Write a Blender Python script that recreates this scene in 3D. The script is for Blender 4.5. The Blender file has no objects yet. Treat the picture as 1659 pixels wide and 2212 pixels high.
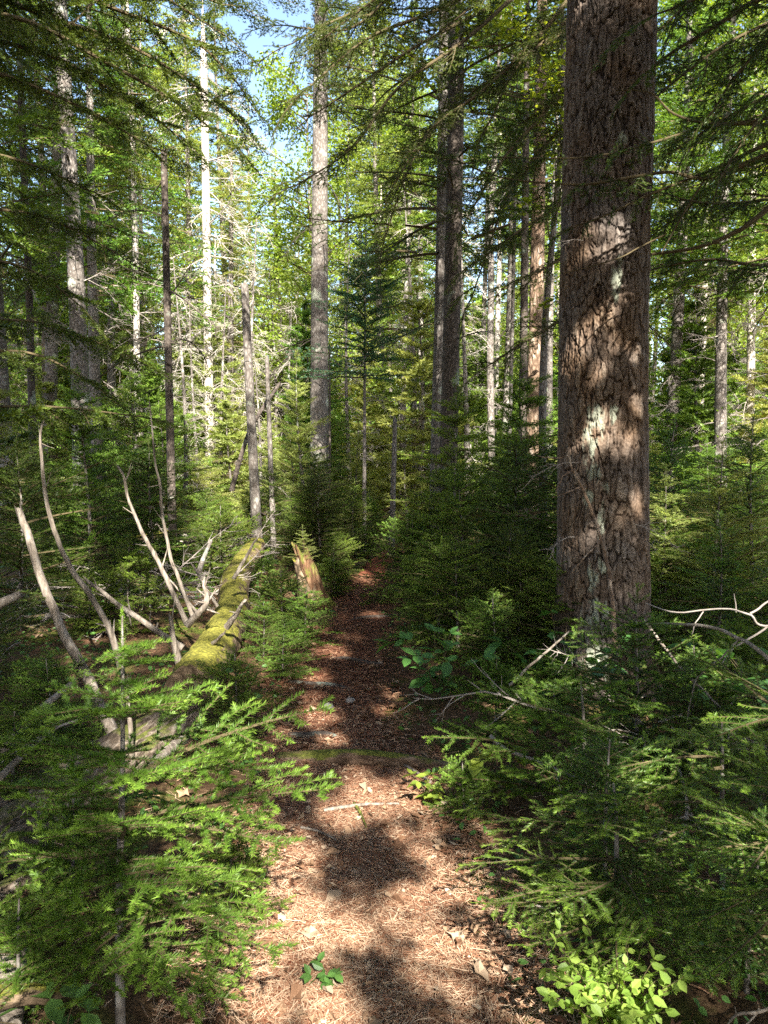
import bpy, math, random
import numpy as np
from mathutils import Vector, Matrix
R = math.radians
SC = bpy.context.scene
COL = SC.collection
rng = np.random.default_rng(7)
random.seed(7)

# ------------------------------------------------------------------ camera, sky, sun, exposure
CAMH, PITCH, FPX, CX, CY = 1.55, R(5.0), 1661.0, 829.5, 1106.0
cam_d = bpy.data.cameras.new("camera"); cam = bpy.data.objects.new("camera", cam_d); COL.objects.link(cam)
cam_d.sensor_fit = 'VERTICAL'; cam_d.sensor_height = 24; cam_d.sensor_width = 18
cam_d.lens = 12 / (CY / FPX); cam_d.clip_start = 0.05; cam_d.clip_end = 600
cam.location = (0, 0, CAMH); cam.rotation_euler = (R(90) - PITCH, 0, 0)
SC.camera = cam

SUN_EL, SUN_AZ = R(40), R(12)          # azimuth: 0 = straight behind the camera, + = from the right
SDIR = np.array([math.sin(SUN_AZ) * math.cos(SUN_EL), -math.cos(SUN_AZ) * math.cos(SUN_EL), math.sin(SUN_EL)])  # towards the sun
W = bpy.data.worlds.new("World"); SC.world = W; W.use_nodes = True
nt = W.node_tree; sky = nt.nodes.new("ShaderNodeTexSky"); sky.sky_type = 'NISHITA'; sky.sun_disc = False
sky.sun_elevation = SUN_EL; sky.sun_rotation = math.atan2(SDIR[0], SDIR[1])
sky.air_density = 1.0; sky.dust_density = 2.5; sky.ozone_density = 1.2
nt.nodes['Background'].inputs[1].default_value = 0.105
nt.links.new(sky.outputs[0], nt.nodes['Background'].inputs[0])
sd = bpy.data.lights.new("sun", 'SUN'); sd.energy = 5.0; sd.angle = R(0.55); sd.color = (1.0, 0.95, 0.86)
so = bpy.data.objects.new("sun", sd); COL.objects.link(so); so.location = (3, -10, 20)
so.rotation_euler = Vector(SDIR).to_track_quat('Z', 'Y').to_euler()
SC.view_settings.view_transform = 'Standard'; SC.view_settings.look = 'None'
SC.view_settings.exposure = 2.25; SC.view_settings.gamma = 1.0
SC.cycles.max_bounces = 6; SC.cycles.diffuse_bounces = 3; SC.cycles.glossy_bounces = 2
SC.cycles.transmission_bounces = 3; SC.cycles.transparent_max_bounces = 4
SC.cycles.caustics_reflective = False; SC.cycles.caustics_refractive = False
SC.cycles.use_denoising = False

# ------------------------------------------------------------------ photo pixel (1659 x 2212) -> world
def ray(u, v):
    a = (u - CX) / FPX; b = (CY - v) / FPX
    return np.array([a, math.cos(PITCH) + b * math.sin(PITCH), -math.sin(PITCH) + b * math.cos(PITCH)])
def P(u, v, Y):
    d = ray(u, v); return np.array([0, 0, CAMH]) + d * (Y / d[1])
def G(u, v):
    d = ray(u, v); return np.array([0, 0, CAMH]) + d * (CAMH / -d[2])
def UV(p):
    q = np.asarray(p, float) - np.array([0, 0, CAMH])
    f = q[1] * math.cos(PITCH) - q[2] * math.sin(PITCH); up = q[1] * math.sin(PITCH) + q[2] * math.cos(PITCH)
    return CX + FPX * q[0] / f, CY - FPX * up / f

# ------------------------------------------------------------------ noise
def _h(ix, iy, s):
    v = np.sin(ix * 127.1 + iy * 311.7 + s * 74.7) * 43758.5453
    return v - np.floor(v)
def vnoise(x, y, s=0):
    x = np.asarray(x, float); y = np.asarray(y, float)
    ix = np.floor(x); iy = np.floor(y); fx = x - ix; fy = y - iy
    fx = fx * fx * (3 - 2 * fx); fy = fy * fy * (3 - 2 * fy)
    return (_h(ix, iy, s) * (1 - fx) + _h(ix + 1, iy, s) * fx) * (1 - fy) + (_h(ix, iy + 1, s) * (1 - fx) + _h(ix + 1, iy + 1, s) * fx) * fy
def fbm(x, y, o=4, s=0):
    t = 0; a = .5
    for i in range(o): t = t + a * (vnoise(np.asarray(x) * 2 ** i, np.asarray(y) * 2 ** i, s + i * 3.3) - .5); a *= .5
    return t
def voro(x, y, s=0, per=None):
    ix = np.floor(x); iy = np.floor(y); f1 = np.full(x.shape, 9.); f2 = np.full(x.shape, 9.); cid = np.zeros(x.shape)
    for dx in (-1, 0, 1):
        for dy in (-1, 0, 1):
            cx = ix + dx; cy = iy + dy; hx = np.mod(cx, per) if per else cx
            px = cx + .1 + .8 * _h(hx, cy, s); py = cy + .1 + .8 * _h(hx, cy, s + 5)
            d = np.hypot(px - x, py - y); c = _h(hx, cy, s + 9)
            n = d < f1; f2 = np.where(n, f1, np.minimum(f2, d)); cid = np.where(n, c, cid); f1 = np.where(n, d, f1)
    return f1, f2, cid

# ------------------------------------------------------------------ path line
_pk = [(-2, .02, .45), (1.0, .0, .42), (1.9, -.0, .36), (2.4, -.07, .33), (3.0, -.12, .28), (3.5, -.15, .24), (4.2, -.24, .25), (5.0, -.30, .26), (5.8, -.3, .25), (7, -.24, .22), (8, -.19, .20), (9.5, -.14, .17), (11, .1, .2), (13, .7, .2), (17, 2.4, .3), (22, 4.5, .3), (30, 8, .3)]
_py = [k[0] for k in _pk]
def pxc(y): return np.interp(y, _py, [k[1] for k in _pk])
def pwd(y): return np.interp(y, _py, [k[2] for k in _pk])
def gh(x, y):
    x = np.asarray(x, float); y = np.asarray(y, float)
    d = np.abs(x - pxc(y)) - pwd(y)
    off = np.clip(d / .6, 0, 1); off = off * off * (3 - 2 * off)
    h = .16 * fbm(x * .5 + 9, y * .5, 3, 1) * off + .07 * fbm(x * 2.2, y * 2.2, 4, 2) * (.3 + off) + .05 * off
    h = h + .035 * fbm(x * 7, y * 7, 3, 4) * (.5 + .5 * off)
    far = np.clip((np.hypot(x, y) - 14) / 30, 0, 1); h = h + far * .5 * fbm(x * .12, y * .12, 2, 8)
    return h

# ------------------------------------------------------------------ geometry accumulation
class Geo:
    def __init__(s): s.v = []; s.f = []; s.n = 0
    def add(s, v, f, t=0.0, m=0):
        v = np.asarray(v, np.float32).reshape(-1, 3)
        if len(v) == 0: return
        f = np.asarray(f, np.int64)
        t = np.broadcast_to(np.asarray(t, np.float32), (len(v),))
        s.v.append((v, t)); s.f.append((f + s.n, m)); s.n += len(v)
    def addgeo(s, o):
        for (v, t) in o.v: s.v.append((v, t))
        for (f, m) in o.f: s.f.append((f + s.n, m))
        s.n += o.n
    def mesh(s, name, mats, origin=(0, 0, 0), smooth=()):
        me = bpy.data.meshes.new(name)
        V = np.concatenate([a[0] for a in s.v]) - np.asarray(origin, np.float32)
        T = np.concatenate([a[1] for a in s.v])
        nl = sum(f.size for f, m in s.f); npol = sum(len(f) for f, m in s.f)
        me.vertices.add(len(V)); me.loops.add(nl); me.polygons.add(npol)
        me.vertices.foreach_set('co', V.astype(np.float32).ravel())
        me.loops.foreach_set('vertex_index', np.concatenate([f.ravel() for f, m in s.f]).astype(np.int32))
        tot = np.concatenate([np.full(len(f), f.shape[1]) for f, m in s.f]).astype(np.int32)
        me.polygons.foreach_set('loop_start', (np.cumsum(tot) - tot).astype(np.int32))
        mi = np.concatenate([np.full(len(f), m) for f, m in s.f]).astype(np.int32)
        me.polygons.foreach_set('material_index', mi)
        me.polygons.foreach_set('use_smooth', np.isin(mi, list(smooth)))
        at = me.attributes.new('tint', 'FLOAT', 'POINT'); at.data.foreach_set('value', T.astype(np.float32))
        for m in mats: me.materials.append(m)
        me.update(calc_edges=True)
        return me
    def obj(s, name, mats, parent=None, origin=(0, 0, 0), smooth=()):
        o = bpy.data.objects.new(name, s.mesh(name, mats, origin, smooth)); COL.objects.link(o)
        if parent is not None: o.parent = parent
        else: o.location = origin
        return o

def thing(name, label, cat, loc=(0, 0, 0), group=None):
    o = bpy.data.objects.new(name, None); COL.objects.link(o); o.location = loc; o.empty_display_size = .1
    return tag(o, label, cat, group)
def tag(o, label=None, cat=None, group=None, kind=None):
    if label: o['label'] = label
    if cat: o['category'] = cat
    if group: o['group'] = group
    if kind: o['kind'] = kind
    return o

def unit(a): return a / np.maximum(np.linalg.norm(a, axis=-1, keepdims=True), 1e-9)
def segs(geo, p0, p1, r0, r1, n=3, t=0.0, m=0):
    p0 = np.asarray(p0, float).reshape(-1, 3); p1 = np.asarray(p1, float).reshape(-1, 3); N = len(p0)
    if N == 0: return
    r0 = np.broadcast_to(r0, (N,)); r1 = np.broadcast_to(r1, (N,))
    d = unit(p1 - p0); ref = np.where(np.abs(d[:, 2:3]) > .9, [[1., 0, 0]], [[0, 0, 1.]])
    a = unit(np.cross(d, ref)); b = np.cross(d, a)
    an = np.arange(n) / n * 2 * math.pi
    ring = np.cos(an)[None, :, None] * a[:, None] + np.sin(an)[None, :, None] * b[:, None]
    v = np.concatenate([p0[:, None] + ring * r0[:, None, None], p1[:, None] + ring * r1[:, None, None]], 1)
    k = np.arange(n); q = np.stack([k, (k + 1) % n, n + (k + 1) % n, n + k], 1)
    f = (np.arange(N)[:, None, None] * 2 * n + q[None]).reshape(-1, 4)
    geo.add(v.reshape(-1, 3), f, t, m)

def smooth_path(pts, n):
    pts = np.asarray(pts, float); k = len(pts)
    if k < 3: return pts[0] + (pts[-1] - pts[0]) * np.linspace(0, 1, n)[:, None] if k == 2 else pts
    s = np.linspace(0, k - 1, n); i = np.clip(np.floor(s).astype(int), 0, k - 2); f = (s - i)[:, None]
    g = lambda j: pts[np.clip(j, 0, k - 1)]
    p0, p1, p2, p3 = g(i - 1), g(i), g(i + 1), g(i + 2)
    return .5 * (2 * p1 + (p2 - p0) * f + (2 * p0 - 5 * p1 + 4 * p2 - p3) * f ** 2 + (3 * p1 - p0 - 3 * p2 + p3) * f ** 3)
def tube(geo, pts, rad, n=10, rough=0.0, seed=0, m=0, cap=True, jag=0.0, fr=6.0, t=0.0, ridge=0.0):
    """tube along a dense polyline; rough = radial noise relative to radius; jag = broken top"""
    pts = np.asarray(pts, float); N = len(pts); rad = np.broadcast_to(np.asarray(rad, float), (N,))
    tn = unit(np.gradient(pts, axis=0)); ref = np.array([0.3, 1, 0.1]) if abs(tn[:, 1].mean()) < .8 else np.array([1., 0, 0.1])
    a = unit(np.cross(tn, ref)); b = np.cross(tn, a)
    an = np.arange(n) / n * 2 * math.pi
    s = np.concatenate([[0], np.cumsum(np.linalg.norm(np.diff(pts, axis=0), axis=1))])
    rr = rad[:, None] * np.ones(n)[None]
    if rough:
        A, S = np.meshgrid(an, s)
        nz = fbm(np.cos(A) * 1.3 + S * fr * .4 + seed, np.sin(A) * 1.3 + S * fr * .25 + seed * 2, 4, seed)
        rr = rr * (1 + rough * 2 * nz)
    if ridge:
        A, S = np.meshgrid(an, s); rr = rr * (1 + ridge * (np.abs(vnoise(A * 3 + .6 * np.sin(S * 3), S * 2, seed + 3) - .5) * 2 - .5))
    v = pts[:, None] + (np.cos(an)[None, :, None] * a[:, None] + np.sin(an)[None, :, None] * b[:, None]) * rr[:, :, None]
    if jag:
        v[-1] += tn[-1] * (np.abs(vnoise(an * 2.3, an * 0, seed + 1)) * jag)[:, None]
    i, j = np.meshgrid(np.arange(N - 1), np.arange(n), indexing='ij')
    f = np.stack([i * n + j, i * n + (j + 1) % n, (i + 1) * n + (j + 1) % n, (i + 1) * n + j], -1).reshape(-1, 4)
    V = v.reshape(-1, 3); geo.add(V, f, t, m)
    if cap:
        for e, rev in ((0, True), (N - 1, False)):
            c = v[e].mean(0) - (tn[e] * jag * .3 if e else 0)
            k = np.arange(n); tri = np.stack([k, (k + 1) % n, np.full(n, n)], 1)
            if rev: tri = tri[:, ::-1]
            geo.add(np.vstack([v[e], c]), tri, .9, m)
    return pts

# ------------------------------------------------------------------ materials
def newmat(name):
    m = bpy.data.materials.new(name); m.use_nodes = True; t = m.node_tree; t.nodes.clear()
    return m, t
def N(t, typ, **kw):
    n = t.nodes.new(typ)
    for k, v in kw.items(): setattr(n, k, v)
    return n
def ramp(t, stops):
    r = N(t, 'ShaderNodeValToRGB'); e = r.color_ramp.elements
    while len(e) < len(stops): e.new(.5)
    for i, (p, c) in enumerate(stops): e[i].position = p; e[i].color = (*c, 1)
    return r
def foliage(name, base, tip, trans=.35, rough=.45, spec=.35, hv=.25):
    m, t = newmat(name); L = t.links
    at = N(t, 'ShaderNodeAttribute', attribute_name='tint'); rp = ramp(t, [(0, base), (.65, tuple(.6 * a + .4 * b for a, b in zip(base, tip))), (1, tip)])
    L.new(at.outputs['Fac'], rp.inputs[0])
    oi = N(t, 'ShaderNodeObjectInfo'); geo = N(t, 'ShaderNodeNewGeometry')
    nz = N(t, 'ShaderNodeTexNoise'); nz.inputs['Scale'].default_value = 3.0; tc = N(t, 'ShaderNodeTexCoord'); L.new(tc.outputs['Object'], nz.inputs['Vector'])
    hs = N(t, 'ShaderNodeHueSaturation'); hs.inputs['Saturation'].default_value = 1.0
    mr = N(t, 'ShaderNodeMapRange'); mr.inputs['To Min'].default_value = .485; mr.inputs['To Max'].default_value = .515
    L.new(oi.outputs['Random'], mr.inputs['Value']); L.new(mr.outputs[0], hs.inputs['Hue'])
    mv = N(t, 'ShaderNodeMapRange'); mv.inputs['From Min'].default_value = .3; mv.inputs['From Max'].default_value = .7; mv.inputs['To Min'].default_value = 1 - hv; mv.inputs['To Max'].default_value = 1 + hv
    L.new(nz.outputs[0], mv.inputs['Value']); L.new(mv.outputs[0], hs.inputs['Value']); L.new(rp.outputs[0], hs.inputs['Color'])
    b = N(t, 'ShaderNodeBsdfPrincipled'); b.inputs['Roughness'].default_value = rough; b.inputs['Specular IOR Level'].default_value = spec
    tr = N(t, 'ShaderNodeBsdfTranslucent'); L.new(hs.outputs[0], b.inputs['Base Color'])
    tm = N(t, 'ShaderNodeMix', data_type='RGBA', blend_type='MULTIPLY'); tm.inputs[0].default_value = 1; tm.inputs[7].default_value = (1.5, 1.35, .5, 1)
    L.new(hs.outputs[0], tm.inputs[6]); L.new(tm.outputs[2], tr.inputs['Color'])
    mx = N(t, 'ShaderNodeMixShader'); mx.inputs[0].default_value = trans; L.new(b.outputs[0], mx.inputs[1]); L.new(tr.outputs[0], mx.inputs[2])
    o = N(t, 'ShaderNodeOutputMaterial'); L.new(mx.outputs[0], o.inputs[0])
    return m
def bark(name, stops, scale=(14, 14, 5), bump=.6, dist=.02, lichen=None, rough=.85, moss=None, vor=True):
    m, t = newmat(name); L = t.links
    tc = N(t, 'ShaderNodeTexCoord'); mp = N(t, 'ShaderNodeMapping'); mp.inputs['Scale'].default_value = scale; L.new(tc.outputs['Object'], mp.inputs[0])
    nz = N(t, 'ShaderNodeTexNoise'); nz.inputs['Scale'].default_value = 1; nz.inputs['Detail'].default_value = 8; nz.inputs['Roughness'].default_value = .65; L.new(mp.outputs[0], nz.inputs[0])
    ht = nz.outputs[0]
    if vor:
        vo = N(t, 'ShaderNodeTexVoronoi', feature='DISTANCE_TO_EDGE'); vo.inputs['Scale'].default_value = 1.6
        ad = N(t, 'ShaderNodeMix', data_type='RGBA'); ad.inputs[0].default_value = .35; L.new(mp.outputs[0], ad.inputs[6]); L.new(nz.outputs['Color'], ad.inputs[7]); L.new(ad.outputs[2], vo.inputs['Vector'])
        cl = N(t, 'ShaderNodeMath', operation='MULTIPLY'); cl.use_clamp = True; cl.inputs[1].default_value = 3.5; L.new(vo.outputs['Distance'], cl.inputs[0])
        mm = N(t, 'ShaderNodeMath', operation='MULTIPLY'); L.new(cl.outputs[0], mm.inputs[0]); L.new(nz.outputs[0], mm.inputs[1])
        m2 = N(t, 'ShaderNodeMath', operation='MULTIPLY_ADD'); m2.inputs[1].default_value = .6; L.new(mm.outputs[0], m2.inputs[0])
        m3 = N(t, 'ShaderNodeMath', operation='MULTIPLY'); m3.inputs[1].default_value = .5; L.new(nz.outputs[0], m3.inputs[0]); L.new(m3.outputs[0], m2.inputs[2]); ht = m2.outputs[0]
    rp = ramp(t, stops); L.new(ht, rp.inputs[0]); colr = rp.outputs[0]
    if lichen:
        n2 = N(t, 'ShaderNodeTexNoise'); n2.inputs['Scale'].default_value = 4; n2.inputs['Detail'].default_value = 5; L.new(tc.outputs['Object'], n2.inputs[0])
        r2 = ramp(t, [(lichen[1], (0, 0, 0)), (lichen[1] + .06, (1, 1, 1))]); L.new(n2.outputs[0], r2.inputs[0])
        mx = N(t, 'ShaderNodeMix', data_type='RGBA'); L.new(r2.outputs[0], mx.inputs[0]); L.new(colr, mx.inputs[6]); mx.inputs[7].default_value = (*lichen[0], 1); colr = mx.outputs[2]
    b = N(t, 'ShaderNodeBsdfPrincipled'); b.inputs['Roughness'].default_value = rough; b.inputs['Specular IOR Level'].default_value = .2
    if moss:
        g = N(t, 'ShaderNodeNewGeometry'); sp = N(t, 'ShaderNodeSeparateXYZ'); L.new(g.outputs['True Normal'], sp.inputs[0])
        n3 = N(t, 'ShaderNodeTexNoise'); n3.inputs['Scale'].default_value = 6; n3.inputs['Detail'].default_value = 6; L.new(tc.outputs['Object'], n3.inputs[0])
        a1 = N(t, 'ShaderNodeMath', operation='MULTIPLY_ADD'); a1.inputs[1].default_value = .45; L.new(sp.outputs[2], a1.inputs[0]); L.new(n3.outputs[0], a1.inputs[2])
        r3 = ramp(t, [(moss[2], (0, 0, 0)), (moss[2] + .12, (1, 1, 1))]); L.new(a1.outputs[0], r3.inputs[0])
        n4 = N(t, 'ShaderNodeTexNoise'); n4.inputs['Scale'].default_value = 60; n4.inputs['Detail'].default_value = 4; L.new(tc.outputs['Object'], n4.inputs[0])
        r4 = ramp(t, [(.3, moss[0]), (.7, moss[1])]); L.new(n4.outputs[0], r4.inputs[0])
        mx = N(t, 'ShaderNodeMix', data_type='RGBA'); L.new(r3.outputs[0], mx.inputs[0]); L.new(colr, mx.inputs[6]); L.new(r4.outputs[0], mx.inputs[7]); colr = mx.outputs[2]
    L.new(colr, b.inputs['Base Color'])
    bp = N(t, 'ShaderNodeBump'); bp.inputs['Strength'].default_value = bump; bp.inputs['Distance'].default_value = dist; L.new(ht, bp.inputs['Height']); L.new(bp.outputs[0], b.inputs['Normal'])
    o = N(t, 'ShaderNodeOutputMaterial'); L.new(b.outputs[0], o.inputs[0])
    return m
def tinted(name, stops, rough=.8, trans=0.0):
    m, t = newmat(name); L = t.links
    at = N(t, 'ShaderNodeAttribute', attribute_name='tint'); rp = ramp(t, stops); L.new(at.outputs['Fac'], rp.inputs[0])
    b = N(t, 'ShaderNodeBsdfPrincipled'); b.inputs['Roughness'].default_value = rough; b.inputs['Specular IOR Level'].default_value = .25; L.new(rp.outputs[0], b.inputs['Base Color'])
    o = N(t, 'ShaderNodeOutputMaterial'); L.new(b.outputs[0], o.inputs[0]); return m

M = {}
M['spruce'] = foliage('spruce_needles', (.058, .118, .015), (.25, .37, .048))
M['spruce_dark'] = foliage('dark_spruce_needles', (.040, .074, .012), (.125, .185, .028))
M['fir'] = foliage('fir_needles', (.050, .112, .016), (.22, .36, .040), spec=.5)
M['blue'] = foliage('bluish_fir_needles', (.035, .095, .045), (.08, .17, .07))
M['yellow'] = foliage('sun_painted_spruce_needles', (.19, .24, .055), (.42, .46, .14), trans=.45)  # paler yellow copy of the conifer needles, sunlight put into the colour
M['broad'] = foliage('broad_leaves', (.13, .20, .025), (.30, .38, .06), trans=.5)
M['hobble'] = foliage('undershrub_leaves', (.07, .17, .035), (.12, .26, .06), trans=.4, spec=.4)
M['blueb'] = foliage('shrub_leaves', (.12, .24, .035), (.28, .42, .08), trans=.45, spec=.4)
M['twig'] = bark('twig_bark', [(.2, (.05, .038, .02)), (.8, (.13, .10, .05))], scale=(40, 40, 40), vor=False, bump=.3)
M['dead'] = bark('dead_twig_wood', [(.2, (.16, .13, .11)), (.8, (.36, .32, .28))], scale=(30, 30, 20), vor=False, bump=.4)
M['darkdead'] = bark('dark_dead_wood', [(.2, (.03, .025, .02)), (.8, (.10, .08, .06))], scale=(30, 30, 20), vor=False, bump=.4)
M['bark_dark'] = bark('dark_spruce_bark', [(.15, (.035, .027, .022)), (.5, (.10, .08, .065)), (.8, (.19, .16, .13))], scale=(26, 26, 16), lichen=((.22, .24, .19), .60))
M['bark_grey'] = bark('grey_bark', [(.15, (.07, .055, .045)), (.5, (.175, .155, .135)), (.8, (.32, .295, .265))], scale=(24, 24, 12), lichen=((.34, .35, .28), .60))
M['bark_pale'] = bark('bleached_bark', [(.15, (.22, .19, .16)), (.5, (.50, .45, .39)), (.8, (.66, .61, .54))], scale=(20, 20, 6))
M['bark_red'] = bark('peeling_reddish_bark', [(.15, (.06, .035, .022)), (.45, (.22, .15, .10)), (.75, (.48, .40, .32))], scale=(16, 16, 7), bump=1, dist=.03)
M['weather'] = bark('weathered_grey_wood', [(.3, (.06, .048, .038)), (.5, (.20, .165, .13)), (.7, (.36, .32, .27))], scale=(45, 45, 8), vor=False, bump=1, dist=.012)
M['mosslog'] = bark('mossy_bark', [(.2, (.05, .035, .02)), (.5, (.17, .12, .075)), (.8, (.30, .24, .17))], scale=(12, 12, 12), moss=((.045, .048, .010), (.24, .22, .035), .68), bump=.8)
M['rotlog'] = bark('rotten_grey_wood', [(.32, (.02, .013, .009)), (.46, (.10, .075, .052)), (.6, (.25, .20, .155)), (.75, (.42, .37, .31))], scale=(60, 7, 60), vor=False, bump=1, dist=.03, moss=((.05, .06, .015), (.14, .15, .03), .86))
M['steplog'] = bark('buried_log_bark', [(.3, (.04, .025, .015)), (.5, (.14, .09, .06)), (.75, (.30, .22, .16))], scale=(10, 30, 30), vor=False, bump=1, moss=((.06, .07, .012), (.16, .17, .03), .82))
M['rot'] = bark('rotten_red_wood', [(.3, (.035, .018, .010)), (.5, (.13, .068, .035)), (.7, (.30, .19, .11))], scale=(34, 34, 6), vor=False, bump=1, dist=.03, moss=((.05, .06, .01), (.17, .18, .035), .62))
M['stone'] = bark('pale_stone', [(.2, (.12, .11, .10)), (.8, (.32, .30, .28))], scale=(30, 30, 30), vor=False, bump=.5)

def ground_mat(name, is_path):
    m, t = newmat(name); L = t.links; tc = N(t, 'ShaderNodeTexCoord')
    def noise(sc, det=8, rg=.6):
        n = N(t, 'ShaderNodeTexNoise'); n.inputs['Scale'].default_value = sc; n.inputs['Detail'].default_value = det; n.inputs['Roughness'].default_value = rg; L.new(tc.outputs['Object'], n.inputs[0]); return n
    a = noise(45, 10, .75); b_ = noise(2.2, 4)
    if is_path:
        r = ramp(t, [(.30, (.035, .011, .007)), (.45, (.13, .038, .020)), (.60, (.23, .09, .05)), (.78, (.38, .26, .17))])
    else:
        r = ramp(t, [(.28, (.03, .018, .010)), (.5, (.10, .06, .032)), (.65, (.19, .125, .07)), (.8, (.30, .23, .15))])
    L.new(a.outputs[0], r.inputs[0]); col = r.outputs[0]
    if not is_path:
        rm = ramp(t, [(.50, (0, 0, 0)), (.60, (1, 1, 1))]); L.new(b_.outputs[0], rm.inputs[0])
        c = noise(90, 5); rg = ramp(t, [(.3, (.03, .045, .01)), (.7, (.13, .15, .025))]); L.new(c.outputs[0], rg.inputs[0])
        mx = N(t, 'ShaderNodeMix', data_type='RGBA'); L.new(rm.outputs[0], mx.inputs[0]); L.new(col, mx.inputs[6]); L.new(rg.outputs[0], mx.inputs[7]); col = mx.outputs[2]
    b = N(t, 'ShaderNodeBsdfPrincipled'); b.inputs['Roughness'].default_value = .95; b.inputs['Specular IOR Level'].default_value = .1; L.new(col, b.inputs['Base Color'])
    bp = N(t, 'ShaderNodeBump'); bp.inputs['Strength'].default_value = 1; bp.inputs['Distance'].default_value = .02; L.new(a.outputs[0], bp.inputs['Height']); L.new(bp.outputs[0], b.inputs['Normal'])
    o = N(t, 'ShaderNodeOutputMaterial'); L.new(b.outputs[0], o.inputs[0]); return m
M['ground'] = ground_mat('forest_floor', False); M['path'] = ground_mat('needle_path', True)

# ------------------------------------------------------------------ ground and path
def grid(xs, ys, zf):
    X, Y = np.meshgrid(xs, ys); Z = zf(X, Y); n = len(xs); m_ = len(ys)
    i, j = np.meshgrid(np.arange(m_ - 1), np.arange(n - 1), indexing='ij')
    f = np.stack([i * n + j, i * n + j + 1, (i + 1) * n + j + 1, (i + 1) * n + j], -1).reshape(-1, 4)
    return np.stack([X, Y, Z], -1).reshape(-1, 3), f
xs = np.concatenate([-np.geomspace(160, 3.3, 70), np.linspace(-3.2, 3.2, 200), np.geomspace(3.3, 160, 70)])
ys = np.concatenate([-np.geomspace(100, .6, 40), np.linspace(-.5, 9, 300), np.geomspace(9.06, 220, 110)])
g = Geo(); g.add(*grid(xs, ys, gh)); tag(g.obj('ground', [M['ground']], smooth=(0,)), kind='structure')
ss = np.linspace(0, 1, 36); ys = np.concatenate([np.linspace(-1, 9, 340), np.linspace(9.05, 30, 160)])
S, Y = np.meshgrid(ss, ys); hw = pwd(Y) * (1.0 + .35 * fbm(Y * 3 + (S > .5) * 40, Y * 0, 3, 5))
X = pxc(Y) + (S * 2 - 1) * hw; edge = np.abs(S * 2 - 1)
Z = gh(X, Y) + .008 - .02 * np.clip((edge - .8) / .2, 0, 1) + .012 * fbm(X * 18, Y * 18, 3, 6) * (1 - edge)
i, j = np.meshgrid(np.arange(len(ys) - 1), np.arange(35), indexing='ij')
g = Geo(); g.add(np.stack([X, Y, Z], -1), np.stack([i * 36 + j, i * 36 + j + 1, (i + 1) * 36 + j + 1, (i + 1) * 36 + j], -1).reshape(-1, 4))
tag(g.obj('path', [M['path']], smooth=(0,)), kind='structure')

# ------------------------------------------------------------------ conifer branches
LOD = {  # needle spacing, length, width, side-twig factor, tertiary factor
    'A': (.00075, .0180, .0023, 2.7, 2.7), 'B': (.0020, .021, .0040, 2.2, 2.3),
    'C': (.0085, .032, .0095, 1.6, 1.8), 'D': (.012, .085, .024, 1.7, 0)}
def needles(geo, s, e, up, lod, flat, tip, r, m=0):
    sp, nl, nw = LOD[lod][:3]
    d = e - s; ln = np.linalg.norm(d, axis=1); cnt = np.maximum((ln / sp).astype(int), 1)
    idx = np.repeat(np.arange(len(s)), cnt); n = len(idx)
    t = r.random(n); dd = unit(d)[idx]; lat = unit(np.cross(dd, up[idx])); u2 = np.cross(lat, dd)
    if flat: ph = np.where(r.random(n) < .5, 0, math.pi) + r.normal(.25, .3, n) * np.where(r.random(n) < .5, 1, 1)
    else: ph = r.uniform(-.5, math.pi + .5, n)
    al = r.uniform(.8, 1.25, n) * (1 - .45 * t ** 4)
    nd = dd * np.cos(al)[:, None] + (lat * np.cos(ph)[:, None] + u2 * np.sin(ph)[:, None]) * np.sin(al)[:, None]
    b = s[idx] + d[idx] * t[:, None]; L_ = nl * r.uniform(.7, 1.1, n) * (1 - .3 * t)
    w = unit(np.cross(nd, dd * .6 + u2 * r.normal(0, .6, (n, 1)) + lat * r.normal(0, .4, (n, 1)))) * (nw / 2) * r.uniform(.7, 1.2, (n, 1))
    v = np.stack([b - w, b + w, b + nd * L_[:, None]], 1)
    tt = np.clip(tip[idx] * (.45 + .55 * t) + r.normal(0, .08, n), 0, 1)
    geo.add(v.reshape(-1, 3), np.arange(n * 3).reshape(-1, 3), np.repeat(tt, 3), m)

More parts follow.
